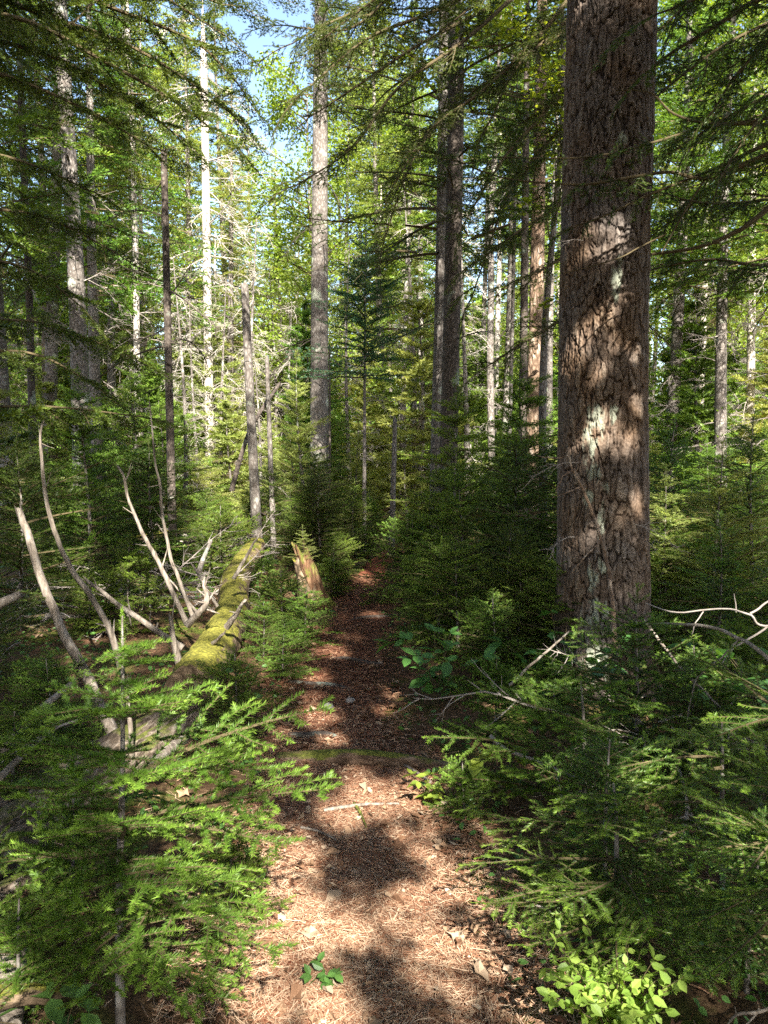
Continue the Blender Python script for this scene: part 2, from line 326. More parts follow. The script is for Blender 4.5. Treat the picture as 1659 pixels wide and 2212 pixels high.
BR = {}
def branch(kind, lod, L):
    """list of variants; local x = outward, z = up; material 0 needles, 1 twig"""
    Ls = [.12, .2, .32, .5, .75, 1.1, 1.6, 2.3, 3.2]; Lb = min(Ls, key=lambda q: abs(q - L))
    key = (kind, lod, Lb)
    if key not in BR:
        BR[key] = [make_branch(kind, lod, Lb, np.random.default_rng(hash((kind, lod, Lb, i)) % 9999 if False else int(Lb * 100) * 7 + i * 13 + ord(lod) * 31 + len(kind))) for i in range(3)]
    return BR[key], Lb
def make_branch(kind, lod, L, r):
    flat = kind in ('fir', 'hemlock'); f2, f3 = LOD[lod][3:]
    rise, sag, upt = {'fir': (.15, .25, .10), 'spruce': (.10, .45, .25), 'hemlock': (.05, .35, .0), 'young': (.16, .20, .1)}[kind]
    rise += r.normal(0, .05); wob = r.normal(0, .05)
    ax = lambda t: np.array([L * t, L * wob * math.sin(3 * t), L * (rise * t - sag * t * t + upt * t ** 3)])
    def tg(t): a = ax(t + .02) - ax(t - .02); return a / np.linalg.norm(a)
    n = 10; main = [ax(i / n) for i in range(n + 1)]
    s_, e_, up_, tp_ = [], [], [], []; w0, w1, wr = [], [], []
    bare = .05 if L < .6 else .18 if L < 1.5 else .28
    r0 = .0035 + .009 * L if L > .3 else .003
    for i in range(n):
        w0.append(main[i]); w1.append(main[i + 1]); wr.append(r0 * (1 - i / n * .85))
        if (i + 1) / n > max(bare, .35 if L > .8 else .05): s_.append(main[i]); e_.append(main[i + 1]); up_.append((0, 0, 1)); tp_.append(((i + 1) / n) ** 2)
    sp = min(max(L * .055, .022), .085) * f2; t = bare
    k = 0
    while t < .97:
        for sd in (-1, 1):
            tt = min(t + r.uniform(0, .3) * sp / L, .97)
            prof = min(1, (tt - bare) / .25 + .35)
            li = (L * .50 * (1 - tt) ** .8 * prof + .035) * r.uniform(.65, 1.1)
            if r.random() < .06: continue
            p = ax(tt); T = tg(tt); lat = np.cross((0, 0, 1), T); lat /= np.linalg.norm(lat)
            an = r.uniform(.75, 1.05)
            d = T * math.cos(an) + lat * sd * math.sin(an) + np.array([0, 0, r.normal(-.12 if kind != 'young' else .02, .10)])
            d /= np.linalg.norm(d); d2 = d + T * .25 + np.array([0, 0, -.18 if kind == 'spruce' else -.06]); d2 /= np.linalg.norm(d2)
            q = p + d * li * .5; q2 = q + d2 * li * .5
            w0 += [p, q]; w1 += [q, q2]; wr += [.0012 + .006 * li, .001 + .003 * li]
            s_ += [p, q]; e_ += [q, q2]; up_ += [(0, 0, 1)] * 2; tp_ += [.15 + .3 * tt, .8]
            if f3 and li > .07:
                s3 = sp * .8 * f3; x = s3 * .8
                while x < li * .93:
                    for sd2 in (-1, 1):
                        if r.random() < .12: continue
                        l3 = (li * .50 * (1 - x / li) ** .8 + .028) * r.uniform(.6, 1.1)
                        if kind == 'hemlock': l3 *= .8
                        pp = p + d * min(x, li * .5) + d2 * max(0, x - li * .5); la = np.cross((0, 0, 1), d); la /= np.linalg.norm(la)
                        a3 = r.uniform(.7, 1.0); d3 = d * math.cos(a3) + la * sd2 * math.sin(a3) + np.array([0, 0, r.normal(-.12 if kind == 'spruce' else -.03, .1)])
                        d3 /= np.linalg.norm(d3); qq = pp + d3 * l3
                        s_.append(pp); e_.append(qq); up_.append((0, 0, 1)); tp_.append(.75 + .25 * r.random())
                        w0.append(pp); w1.append(qq); wr.append(.0011)
                    x += s3
        t += sp / L; k += 1
    G_ = Geo()
    needles(G_, np.array(s_), np.array(e_), np.array(up_, float), lod, flat, np.array(tp_), r, 0)
    wr = np.array(wr)
    if lod == 'D': kp = wr > .003
    elif lod == 'C': kp = wr > .0018
    else: kp = wr > 0
    kp[:n] = True
    segs(G_, np.array(w0)[kp], np.array(w1)[kp], wr[kp], wr[kp] * .8, 3, 0, 1)
    return pack(G_)
def pack(G_):
    """arrays: needle verts (n,3), tint, wood verts, wood faces"""
    nv = [a for a, (f, m) in zip(G_.v, G_.f) if m == 0]; wv = [a for a, (f, m) in zip(G_.v, G_.f) if m == 1]
    wf = [f for f, m in G_.f if m == 1]
    off = sum(len(a[0]) for a in nv)
    return (np.concatenate([a[0] for a in nv]) if nv else np.zeros((0, 3)), np.concatenate([a[1] for a in nv]) if nv else np.zeros(0),
            np.concatenate([a[0] for a in wv]), np.concatenate(wf) - off)
def rotmat(az, tilt, roll=0):
    ca, sa = math.cos(az), math.sin(az); ct, st = math.cos(tilt), math.sin(tilt); cr, sr = math.cos(roll), math.sin(roll)
    Rz = np.array([[ca, -sa, 0], [sa, ca, 0], [0, 0, 1]]); Ry = np.array([[ct, 0, -st], [0, 1, 0], [st, 0, ct]]); Rx = np.array([[1, 0, 0], [0, cr, -sr], [0, sr, cr]])
    return Rz @ Ry @ Rx
def put(geo, pos, az, tilt, L, kind, lod, r, roll=None, tadd=0.0, rs=.3):
    vs, Lb = branch(kind, lod, L); nv, ntn, wv, wf = vs[r.integers(len(vs))]
    k = L / Lb; Mx = rotmat(az, tilt, r.normal(0, rs) if roll is None else roll); fl = np.array([1, -1 if r.random() < .5 else 1, 1])
    if len(nv): geo.add((nv * fl * k) @ Mx.T + pos, np.arange(len(nv)).reshape(-1, 3), np.clip(ntn + tadd, 0, 1), 0)
    geo.add((wv * fl * k) @ Mx.T + pos, wf, 0, 1)

DEADV = []
def dead_variant(r, droop=-.2):
    G_ = Geo(); w0, w1, wr = [], [], []
    n = 9; p = np.zeros(3); d = np.array([1, 0, .15]); pts = [p]
    for i in range(n): d = unit(d + np.array([0, r.normal(0, .12), droop * .35 + r.normal(0, .08)])); p = p + d / n; pts.append(p)
    for i in range(n): w0.append(pts[i]); w1.append(pts[i + 1]); wr.append((.011 * (1 - i / n * .8), .011 * (1 - (i + 1) / n * .8)))
    for i in range(2, n):
        for _ in range(r.integers(1, 4)):
            q = pts[i] + (pts[min(i + 1, n)] - pts[i]) * r.random(); dd = unit(np.array([r.uniform(.3, 1), r.choice([-1, 1]) * r.uniform(.4, 1), r.normal(-.2, .35)])); l = r.uniform(.12, .42) * (1 - i / n * .6)
            pr = q
            for s in range(3):
                dd = unit(dd + r.normal(0, .16, 3) + np.array([.08, 0, droop * .3])); q2 = pr + dd * l / 3; w0.append(pr); w1.append(q2); wr.append((.0045 - .001 * s, .0035 - .001 * s))
                if r.random() < .5: e = unit(dd + r.normal(0, .6, 3)); w0.append(q2); w1.append(q2 + e * l * .4); wr.append((.0025, .001))
                pr = q2
    wr = np.array(wr); segs(G_, w0, w1, wr[:, 0], wr[:, 1], 4, 0, 1); return pack(G_)
DEADV = [dead_variant(np.random.default_rng(50 + i), [-.2, -.5, .1, -.35, -.05][i]) for i in range(5)]
def put_dead(geo, pos, az, tilt, L, r, m=1, thick=1.0, frac=1.0):
    nv, _, wv, wf = DEADV[r.integers(5)]; Mx = rotmat(az, tilt, r.normal(0, .5))
    geo.add((wv * L * np.array([1, 1 , 1])) @ Mx.T + pos, wf, 0, m)

# ------------------------------------------------------------------ light targets: chosen and random spots that crowns are cut open for
LIT = []
def lit(u, v, Y, rad): LIT.append((P(u, v, Y), rad))
def lit_mask(c, jitter=True):
    keep = np.ones(len(c), bool); c = c.astype(np.float32)
    k = (.35 + 1.3 * vnoise(c[:, 0] * 7, c[:, 2] * 7 + c[:, 1] * 5, 3)).astype(np.float32)
    e1 = np.array([SDIR[1], -SDIR[0], 0]); e1 /= np.linalg.norm(e1); e2 = np.cross(SDIR, e1); U_ = c @ e1.astype(np.float32); V_ = c @ e2.astype(np.float32); A_ = c @ SDIR.astype(np.float32); k2 = k * k
    for p, rad in LIT:
        a, b, w = float(p @ e1), float(p @ e2), float(p @ SDIR)
        i = np.nonzero(np.abs(U_ - a) < rad * 1.65)[0]
        if len(i): keep[i[((U_[i] - a) ** 2 + (V_[i] - b) ** 2 < rad * rad * k2[i]) & (A_[i] > w)]] = False
    return keep
for a in [(790, 1730, 3.3, .17), (740, 1760, 3.15, .12), (660, 1990, 2.4, .16), (740, 2000, 2.35, .1), (905, 2090, 2.15, .08), (720, 2190, 1.95, .12), (1010, 2150, 2.0, .07),
          (560, 1620, 2.1, .14), (420, 1520, 2.0, .11), (640, 1760, 2.2, .12), (540, 2080, 1.9, .14), (60, 1850, 1.8, .08), (310, 1400, 2.0, .12), (330, 1650, 3.6, .15), (20, 2050, 2.3, .14),
          (470, 1310, 5.0, .22), (430, 1400, 4.7, .16), (530, 1170, 7.8, .25), (650, 1210, 7.5, .3), (600, 1390, 4.9, .14), (720, 1390, 5.6, .14), (800, 1245, 8.5, .22), (640, 1150, 7.5, .25), (690, 1450, 4.9, .1), (740, 1210, 8.8, .2), (690, 1530, 4.2, .12),
          (1350, 620, 4.5, 0.081), (1310, 680, 4.5, 0.074), (1270, 740, 4.5, 0.067), (1370, 760, 4.5, 0.074), (1380, 860, 4.5, 0.059), (1290, 920, 4.5, 0.104), (1300, 800, 4.5, 0.067), (1380, 1080, 4.5, 0.067), (1280, 1150, 4.5, 0.059), (1290, 1440, 4.4, .14), (1340, 1130, 4.5, 0.044), (1220, 1370, 4.4, .08), (1330, 480, 4.5, 0.044),
          (1450, 1090, 5.2, .3), (1540, 1060, 5.2, .28), (1430, 960, 5.8, .3), (1620, 1420, 3.6, .2), (1520, 1440, 3.6, .12),
          (960, 1625, 3.0, .13), (1090, 1540, 3.4, .12), (1240, 1620, 3.1, .09), (1070, 1590, 3.1, .09), (1330, 2130, 1.75, .17), (1560, 1800, 2.0, .12), (1640, 1850, 1.9, .09), (930, 1610, 2.9, .07), (1000, 1620, 2.9, .07), (1045, 1510, 3.2, .07), (1080, 1640, 2.8, .06), (1130, 1730, 2.6, .06), (1010, 1865, 2.25, .07), (1060, 1890, 2.25, .06), (1140, 1775, 2.2, .06), (1060, 1985, 2.0, .06), (1130, 1970, 2.0, .06), (1200, 1990, 1.75, .05), (1140, 2070, 1.85, .06), (1340, 2080, 1.7, .05), (1330, 1650, 2.4, .06), (1370, 1700, 2.3, .06), (1470, 1850, 1.85, .07), (1540, 1780, 1.9, .06), (1500, 1960, 1.75, .06), (1550, 2050, 1.65, .05), (1580, 1710, 1.95, .06), (1440, 1760, 2.1, .06), (1420, 1500, 2.9, .07), (1200, 1500, 3.4, .07), (1450, 1600, 2.4, .06), (1250, 2170, 1.7, .12), (1420, 2160, 1.7, .12), (300, 1340, 2.0, .07), (265, 1380, 2.0, .08), (460, 1500, 1.9, .07), (720, 1590, 1.95, .07), (600, 2110, 1.5, .07), (510, 2030, 1.7, .08), (920, 1720, 3.1, .09), (1390, 1700, 2.5, .1), (1210, 1780, 2.5, .06), (1420, 2020, 2.0, .07), (1050, 1350, 5, .12), (1130, 1480, 3.9, .14), (1620, 2180, 1.7, .09),
          (60, 1140, 4.0, .1), (230, 1350, 4.4, .1), (100, 1000, 4.6, .09), (170, 620, 12, .35), (175, 900, 12, .25), (175, 1050, 12, .2), (880, 1440, 4.4, .08), (90, 1280, 4, .08), (1490, 1340, 3.4, .12)]:
    lit(*a)
for a in [(540, 900, 13, .9), (620, 980, 12, .7), (450, 850, 14, 1.0), (500, 1000, 11, .6), (530, 640, 9, .3), (297, 700, 15, .8), (297, 850, 15, .5), (446, 450, 18, 1.6), (446, 250, 18, 1.5), (1160, 600, 9.2, .28), (1155, 780, 9.2, .25), (910, 800, 17, .6), (690, 400, 13, .8), (968, 1000, 8.6, .15), (853, 960, 10.5, .2), (1500, 960, 9, .5), (1600, 850, 12, .8), (850, 850, 14, .6), (780, 1000, 11, .35), (690, 990, 12.8, .3), (330, 980, 11, .4)]: lit(*a)
_r = np.random.default_rng(404)
for k in range(11): u_ = _r.uniform(560, 1010); v_ = _r.choice([_r.uniform(1690, 1770), _r.uniform(1880, 2210)]); p_ = G(u_, v_); LIT.append((p_, _r.uniform(.025, .07)))
for k in range(16): u_ = _r.uniform(600, 850); v_ = _r.uniform(1330, 1690); p_ = G(u_, v_); LIT.append((p_, _r.uniform(.02, .07)))
for k in range(34): lit(_r.uniform(280, 720), _r.uniform(1420, 2150), _r.uniform(1.6, 2.2), _r.uniform(.03, .10))
for k in range(44): lit(_r.uniform(900, 1650), _r.uniform(1480, 2180), _r.uniform(1.8, 3.2), _r.uniform(.03, .08))
for k in range(26): lit(_r.uniform(0, 700), _r.uniform(1050, 1400), _r.uniform(5, 9), _r.uniform(.05, .2))
for a in [(205, 1500, 3.8, .07), (160, 1400, 3.9, .08), (110, 1300, 4, .07), (240, 1560, 3.6, .06), (70, 1180, 4, .07), (180, 1270, 4.6, .08), (130, 1160, 4.6, .07), (320, 1170, 5.1, .08), (360, 1250, 5.1, .08), (370, 1180, 5.2, .06), (300, 1340, 4.9, .08), (360, 1650, 3.6, .12), (660, 1260, 7.4, .2), (560, 1350, 5.2, .15), (30, 1960, 2.4, .12), (20, 2120, 2.1, .1), (80, 2150, 2.0, .09)]: lit(*a)
for k in range(40): lit(_r.uniform(950, 1650), _r.uniform(1550, 2180), _r.uniform(1.7, 2.6), _r.uniform(.02, .06))
for k in range(60): lit(_r.uniform(0, 1659), _r.uniform(850, 1130), _r.uniform(7, 13), _r.uniform(.15, .45))
for k in range(18): lit(_r.uniform(830, 1200), _r.uniform(1000, 1400), _r.uniform(4.5, 6.5), _r.uniform(.04, .12))
def filter_crown(geo, extra=None):
    """open the crown where the sun comes through it onto the lit places"""
    out = Geo()
    for (v, t), (f, m) in zip(geo.v, geo.f):
        c0 = f.min(); fl = f - c0; cen = v[fl].mean(1); k = lit_mask(cen)
        if extra is not None: k &= extra(cen)
        if k.any():
            ff = fl[k]; us, inv = np.unique(ff.ravel(), return_inverse=True)
            out.add(v[us], inv.reshape(ff.shape), t[us], m)
    return out

# ------------------------------------------------------------------ conifers (whole trees)
def along(pts, z):
    i = np.searchsorted(pts[:, 2], z); i = min(max(i, 1), len(pts) - 1); a = (z - pts[i - 1, 2]) / max(pts[i, 2] - pts[i - 1, 2], 1e-6); return pts[i - 1] + (pts[i] - pts[i - 1]) * a
def crown(pts, z0, z1, Lmax, kind, lod, r, step=.3, nper=5, tilt0=.1, shape=.8, Lmin=.12, asym=None, prob=1.0, tadd=0.0):
    geo = Geo(); z = z0; ph0 = r.uniform(0, 6.28); am = .3 if lod in 'BC' else .15
    while z < z1 - .02:
        fr = (z1 - z) / (z1 - z0); L0 = max(Lmax * fr ** shape, Lmin)
        base = r.uniform(0, 6.28); n = max(3, int(nper + r.integers(-1, 2)))
        for k in range(n):
            if r.random() > prob: continue
            az = base + k * 6.283 / n + r.normal(0, .2); L = L0 * r.uniform(.45, 1.25) * (1 + am * math.cos(az - ph0))
            if asym is not None: L *= asym(az)
            if L < .08: continue
            put(geo, along(pts, z + r.uniform(-.3, .3) * step), az, tilt0 + (1 - fr) * .38 + r.normal(0, .12), L, kind, lod, r, tadd=tadd)
        z += step * (.5 + .5 * fr if lod in 'AB' else 1)
    put(geo, along(pts, z1 - .01), 0, 1.45, max(Lmin, Lmax * .18), kind, lod, r, tadd=tadd)
    return geo
def dead_skirt(geo, pts, rads, z0, z1, L, n, r, m=1, stub=.3):
    for i in range(n):
        z = r.uniform(z0, z1); l = L * r.uniform(.4, 1.1) * (.25 if r.random() < stub else 1)
        put_dead(geo, along(pts, z), r.uniform(0, 6.28), r.normal(-.15, .3), l, r, m)

# trunk helper from photo points
def trunk_pts(uv, Y, H=None, n=40):
    pts = [P(u, v, Y) for u, v in uv]; pts = pts[::-1]      # bottom first
    b = pts[0].copy(); k = unit(pts[1] - pts[0]); gz = float(gh(b[0], b[1])) - .12
    if b[2] > gz: b = b + k * ((gz - b[2]) / k[2]); pts = [b] + pts
    if H and pts[-1][2] < H:
        k = unit(pts[-1] - pts[-2]); k = unit(k * .6 + np.array([0, 0, .4])); pts.append(pts[-1] + k * ((H - pts[-1][2]) / k[2]))
    pp = []
    for a, b_ in zip(pts[:-1], pts[1:]):
        m_ = max(2, int(np.linalg.norm(b_ - a) / .25)); pp += [a + (b_ - a) * i / m_ for i in range(m_)]
    pp.append(pts[-1]); pp = np.array(pp); k = np.ones(5) / 5
    if len(pp) > 8:
        sm = pp.copy()
        for c in range(3): sm[2:-2, c] = np.convolve(pp[:, c], k, 'valid')
        pp = sm
    return pp
def trad(pts, Y, wtop, wbot, ztop=None, flare=.35, H=None):
    """radius along trunk: px widths at z(ztop) and at the ground"""
    z = pts[:, 2]; zt = ztop if ztop else z[-1]
    r = np.interp(z, [0, zt], [wbot, wtop]) / 2 / FPX * Y
    if z[-1] > zt + .5: r = np.where(z > zt, r * np.clip((z[-1] - z) / (z[-1] - zt), .12, 1), r)
    return r * (1 + flare * np.exp(-np.clip(z, 0, None) / .18))
def tall_tree(name, label, cat, uv, Y, w, mat, H=None, crown_fn=None, broken=False, group=None, sides=20, rough=.05, deadn=0, deadL=.8, deadz=(1, 6), deadmat='dead', leafmat='spruce_dark', stubs=True, seed=0):
    r = np.random.default_rng(seed + int(Y * 10)); pts = trunk_pts(uv, Y, H); base = pts[0].copy(); base[2] = gh(base[0], base[1])
    ztop = P(uv[0][0], max(uv[0][1], 1), Y)[2]
    rad = trad(pts, Y, w[0], w[1], ztop)
    e = thing(name, label, cat, base, group)
    g = Geo(); tube(g, pts, rad, sides, rough, seed + 1, jag=.12 * Y / 10 if broken else 0)
    g.obj('trunk', [M[mat]], e, base, smooth=(0,))
    if deadn:
        for k in range(deadn): d = Geo(); dead_skirt(d, pts, rad, deadz[0], min(deadz[1], pts[-1][2] - .05), deadL, 1, r, 0); d.obj('dead_branch', [M[deadmat]], e, base)
    if crown_fn:
        c = crown_fn(pts, r); c.obj('crown', [M[leafmat], M['twig']], e, base)
    return e, pts, rad

SK = set()
exec_order = []
# ------------------------------------------------------------------ hero pine
def big_pine():
    Y = 4.75; pts = trunk_pts([(1322, 0), (1318, 150), (1310, 400), (1303, 600), (1301, 900), (1303, 1200), (1300, 1480)], Y, 15)
    zt = 4.3; base = pts[0].copy(); base[2] = gh(base[0], base[1])
    e = thing('pine_tree', 'huge old pine with deeply furrowed reddish brown bark and pale lichen patches', 'tree', base)
    low = pts[pts[:, 2] < zt + .3]; s = np.linspace(low[0][2], 4.5, 1000)
    ax = np.stack([np.interp(s, pts[:, 2], pts[:, c]) for c in range(3)], 1); n = 460
    an = np.arange(n) / n * 2 * math.pi; A, S = np.meshgrid(an, s)
    R0 = np.interp(S, [0, .5, 1.2, 2.2, 4.5], [.305, .285, .272, .262, .255]) + .13 * np.exp(-np.clip(S, 0, 9) / .17) * (1 + .7 * np.sin(A * 5 + 1)) * .7
    cells = 38; x = A / (2 * math.pi) * cells; wx = x + .75 * fbm(x * .8 , S * 7, 4, 11) * 2 + .5 * np.sin(S * 2.1) + .35 * fbm(x * 2, S * 30, 2, 13)
    sy = S * 6.6 + 1.3 * fbm(x * .9, S * 4, 4, 12) * 2 + .12 * x
    wx = np.mod(wx, cells)
    fine0 = fbm(x * 3, S * 45, 3, 28)
    f1, f2, cid = voro(wx, sy, 3, cells); e1 = f2 - f1
    g1, g2, cid2 = voro(wx * 2.1 + .5 * fine0, sy * 3.4 + .5 * fine0, 7, None); e2 = g2 - g1
    pl = np.clip((e1 + .16 * fine0) / .20, 0, 1) ** .7; p2 = np.clip(e2 / .22, 0, 1)
    fine = fbm(x * 4, S * 60, 4, 20) + .6 * fbm(x * 14, S * 40, 2, 23)
    h = .013 * pl + .0045 * p2 * pl + .008 * (cid - .5) * pl + .0035 * (cid2 - .5) * pl + .007 * fine
    rr = R0 + h - .018
    cx = ax[:, 0][:, None]; cy = ax[:, 1][:, None]
    V = np.stack([cx + np.cos(A) * rr, cy + np.sin(A) * rr, S], -1)
    i, j = np.meshgrid(np.arange(len(s) - 1), np.arange(n), indexing='ij')
    F = np.stack([i * n + j, i * n + (j + 1) % n, (i + 1) * n + (j + 1) % n, (i + 1) * n + j], -1).reshape(-1, 4)
    # lichen: patches at their places on the bark
    t = .08 + .45 * pl + .14 * p2 * pl + .18 * (cid - .5) * pl + .10 * (cid2 - .5) + .12 * fine
    lich = np.zeros_like(S)
    for (u, v, ru, rv) in [(1287, 905, 17, 42), (1278, 960, 12, 50), (1335, 600, 12, 22), (1330, 640, 9, 16), (1325, 895, 12, 20), (1283, 1020, 12, 22), (1300, 1125, 9, 35), (1310, 1050, 10, 14), (1275, 1080, 8, 20), (1300, 1220, 10, 16), (1280, 1250, 14, 25), (1285, 1330, 24, 30), (1340, 560, 8, 14), (1345, 300, 8, 14), (1290, 1420, 30, 40)]:
        c = P(u, v, Y - .26); d = np.sqrt(((V[..., 0] - c[0]) / (ru / FPX * Y)) ** 2 + ((S - c[2]) / (rv / FPX * Y)) ** 2)
        lich = np.maximum(lich, np.where(V[..., 1] < cy, np.clip((.95 - d + 2.2 * fbm(A * 14, S * 16, 4, 30)) * 2, 0, .85), 0))
    lich *= pl
    g = Geo(); g.add(V.reshape(-1, 3), F, np.clip(t, 0, .95).ravel())
    ob = g.obj('trunk', [], e, base, smooth=(0,))
    at = ob.data.attributes.new('lichen', 'FLOAT', 'POINT'); at.data.foreach_set('value', lich.ravel().astype(np.float32))
    m, tr = newmat('furrowed_pine_bark'); L = tr.links
    a = N(tr, 'ShaderNodeAttribute', attribute_name='tint'); a2 = N(tr, 'ShaderNodeAttribute', attribute_name='lichen')
    rp = ramp(tr, [(0, (.010, .006, .004)), (.25, (.040, .025, .016)), (.45, (.084, .055, .036)), (.65, (.130, .090, .062)), (.85, (.22, .17, .125))]); L.new(a.outputs['Fac'], rp.inputs[0])
    tc = N(tr, 'ShaderNodeTexCoord'); nz = N(tr, 'ShaderNodeTexNoise'); nz.inputs['Scale'].default_value = 70; nz.inputs['Detail'].default_value = 8; L.new(tc.outputs['Object'], nz.inputs[0])
    n5 = N(tr, 'ShaderNodeTexNoise'); n5.inputs['Scale'].default_value = 3; L.new(tc.outputs['Object'], n5.inputs[0])
    ml = N(tr, 'ShaderNodeMapRange'); ml.inputs['From Min'].default_value = .3; ml.inputs['From Max'].default_value = .7; ml.inputs['To Min'].default_value = .6; ml.inputs['To Max'].default_value = 1.35; L.new(nz.outputs[0], ml.inputs['Value'])
    hs = N(tr, 'ShaderNodeHueSaturation'); L.new(rp.outputs[0], hs.inputs['Color']); L.new(ml.outputs[0], hs.inputs['Value'])
    ms = N(tr, 'ShaderNodeMapRange'); ms.inputs['From Min'].default_value = .35; ms.inputs['From Max'].default_value = .65; ms.inputs['To Min'].default_value = .6; ms.inputs['To Max'].default_value = 1.15; L.new(n5.outputs[0], ms.inputs['Value']); L.new(ms.outputs[0], hs.inputs['Saturation'])
    mx = N(tr, 'ShaderNodeMix', data_type='RGBA'); L.new(a2.outputs['Fac'], mx.inputs[0]); L.new(hs.outputs[0], mx.inputs[6]); mx.inputs[7].default_value = (.27, .29, .22, 1)
    b = N(tr, 'ShaderNodeBsdfPrincipled'); b.inputs['Roughness'].default_value = .8; b.inputs['Specular IOR Level'].default_value = .25; L.new(mx.outputs[2], b.inputs['Base Color'])
    bp = N(tr, 'ShaderNodeBump'); bp.inputs['Strength'].default_value = .6; bp.inputs['Distance'].default_value = .008; L.new(nz.outputs[0], bp.inputs['Height']); L.new(bp.outputs[0], b.inputs['Normal'])
    o = N(tr, 'ShaderNodeOutputMaterial'); L.new(b.outputs[0], o.inputs[0]); ob.data.materials.append(m)
    up = pts[pts[:, 2] > 4.3]; g = Geo(); tube(g, up, np.interp(up[:, 2], [4.3, 15], [.25, .06]), 40, .06, 4)
    M['pine_up'] = bark('upper_pine_bark', [(.15, (.03, .018, .012)), (.5, (.15, .10, .07)), (.8, (.32, .24, .18))], scale=(18, 18, 7), bump=1)
    g.obj('upper_trunk', [M['pine_up']], e, base, smooth=(0,))
    r = np.random.default_rng(3)
    c = crown(pts, 7.5, 14.8, 3.0, 'hemlock', 'D', r, .4, 6); c = filter_crown(c); c.obj('crown', [M['spruce_dark'], M['twig']], e, base)
    # bare dead twigs on the trunk
    d = Geo()
    for (u, v, az, L) in [(1250, 1000, 3.3, .35), (1340, 1130, -.6, .4), (1330, 1150, .2, .4), (1240, 1160, 3.8, .4), (1260, 520, 3.5, .3), (1380, 300, -1, .3)]:
        d = Geo(); put_dead(d, P(u, v, Y - .2), az, .1, L, r, 0); d.obj('dead_twig', [M['dead']], e, base)
big_pine()

# ------------------------------------------------------------------ individual trunks of the photo
K = lambda **k: k
def mk_crown(z0, z1, L, kind='spruce', lod='D', step=.4, nper=5, filt=True, extra=None, tadd=0.0, **kw):
    def fn(pts, r):
        c = crown(pts, z0, min(z1, pts[-1][2] - .05), L, kind, lod, r, step, nper, tadd=tadd, **kw)
        return filter_crown(c, extra) if filt else c
    return fn
nosky = lambda c: ~((np.abs((c[:, 0] / c[:, 1]) * FPX + CX - 610 - 30 * fbm(c[:, 2] * 2, c[:, 0] * 2, 3, 2)) < 62) & (c[:, 2] > 1.55 + c[:, 1] * .37))
tall_tree('spruce_tree', 'thick dark spruce trunk at left, leaning left with a sunlit patch halfway', 'tree', [(130, 0), (138, 150), (150, 350), (165, 600), (172, 800), (180, 1165)], 12, (26, 40), 'bark_grey', 15,
          mk_crown(5.2, 14.5, 2.3, lod='C', step=.5, nper=5, extra=nosky), deadn=22, deadL=1.0, deadz=(2.5, 6.5), deadmat='dead')
tall_tree('spruce_tree', 'mottled grey trunk standing just left of the leaning dark trunk', 'tree', [(128, 200), (122, 400), (112, 700), (106, 1170)], 14.5, (22, 27), 'bark_grey', 14, mk_crown(7, 13.5, 2.0), deadn=14, deadL=.9, deadz=(2, 7))
tall_tree('spruce_tree', 'slim dark trunk near the left edge of the view', 'tree', [(45, 200), (55, 450), (64, 640), (75, 1180)], 11, (13, 17), 'bark_dark', 10, mk_crown(3.8, 9.8, 1.5, lod='C', extra=nosky), deadn=10, deadL=.8, deadz=(1.5, 4), deadmat='darkdead')
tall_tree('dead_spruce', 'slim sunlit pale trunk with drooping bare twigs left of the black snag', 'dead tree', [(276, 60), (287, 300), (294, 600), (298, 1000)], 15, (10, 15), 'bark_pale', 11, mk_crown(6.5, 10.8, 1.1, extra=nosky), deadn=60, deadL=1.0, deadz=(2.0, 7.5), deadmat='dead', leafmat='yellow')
tall_tree('snag', 'tall black snag with flat broken top and drooping bare branches', 'dead tree', [(354, 337), (358, 500), (362, 700), (368, 950), (373, 1160)], 9, (13, 19), 'bark_dark', None, broken=True, deadn=26, deadL=1.25, deadz=(1.8, 5.0), deadmat='darkdead')
tall_tree('dead_tree', 'bleached white dead trunk with long bare branches left of the sky gap', 'dead tree', [(440, 140), (443, 300), (446, 500), (449, 700), (452, 900)], 18, (15, 20), 'bark_pale', 11.5, None, deadn=70, deadL=1.9, deadz=(4.0, 11.2), deadmat='bark_pale')
tall_tree('snag', 'dark snag with a pale sunlit broken top above the mossy log', 'dead tree', [(529, 628), (535, 750), (542, 900), (553, 1110)], 9, (16, 24), 'bark_grey', None, broken=True, deadn=6, deadL=.5, deadz=(1.5, 3))
tall_tree('snag', 'thin short grey snag right of the sunlit broken snag', 'dead tree', [(577, 787), (581, 900), (588, 1100)], 9.8, (9, 12), 'bark_grey', None, broken=True, deadn=5, deadL=.5, deadz=(.5, 2.4))
tall_tree('spruce_tree', 'thick straight trunk left of the path, grey above and dark below', 'tree', [(692, 190), (691, 400), (690, 700), (690, 1040)], 13, (30, 42), 'bark_grey', 13, mk_crown(6.9, 12.8, 1.35, lod='C', step=.24, nper=8, extra=nosky), deadn=26, deadL=1.1, deadz=(2.5, 7.3), deadmat='darkdead')
tall_tree('dead_sapling', 'very thin dark pole close beside the thick central trunk', 'dead tree', [(712, 760), (712, 900), (713, 1080)], 12.6, (4, 6), 'bark_dark', None, broken=True, deadn=6, deadL=.4, deadz=(.5, 2.5), deadmat='darkdead')
tall_tree('snag', 'short thin sunlit snag standing at the far bend of the path', 'dead tree', [(853, 918), (851, 1000), (847, 1130)], 10.5, (9, 14), 'bark_grey', None, broken=True, deadn=5, deadL=.3, deadz=(.4, 1.5))
cr = lambda z0, z1, L, ex=None, **k: mk_crown(z0, z1, L, lod='C', extra=ex, **k)
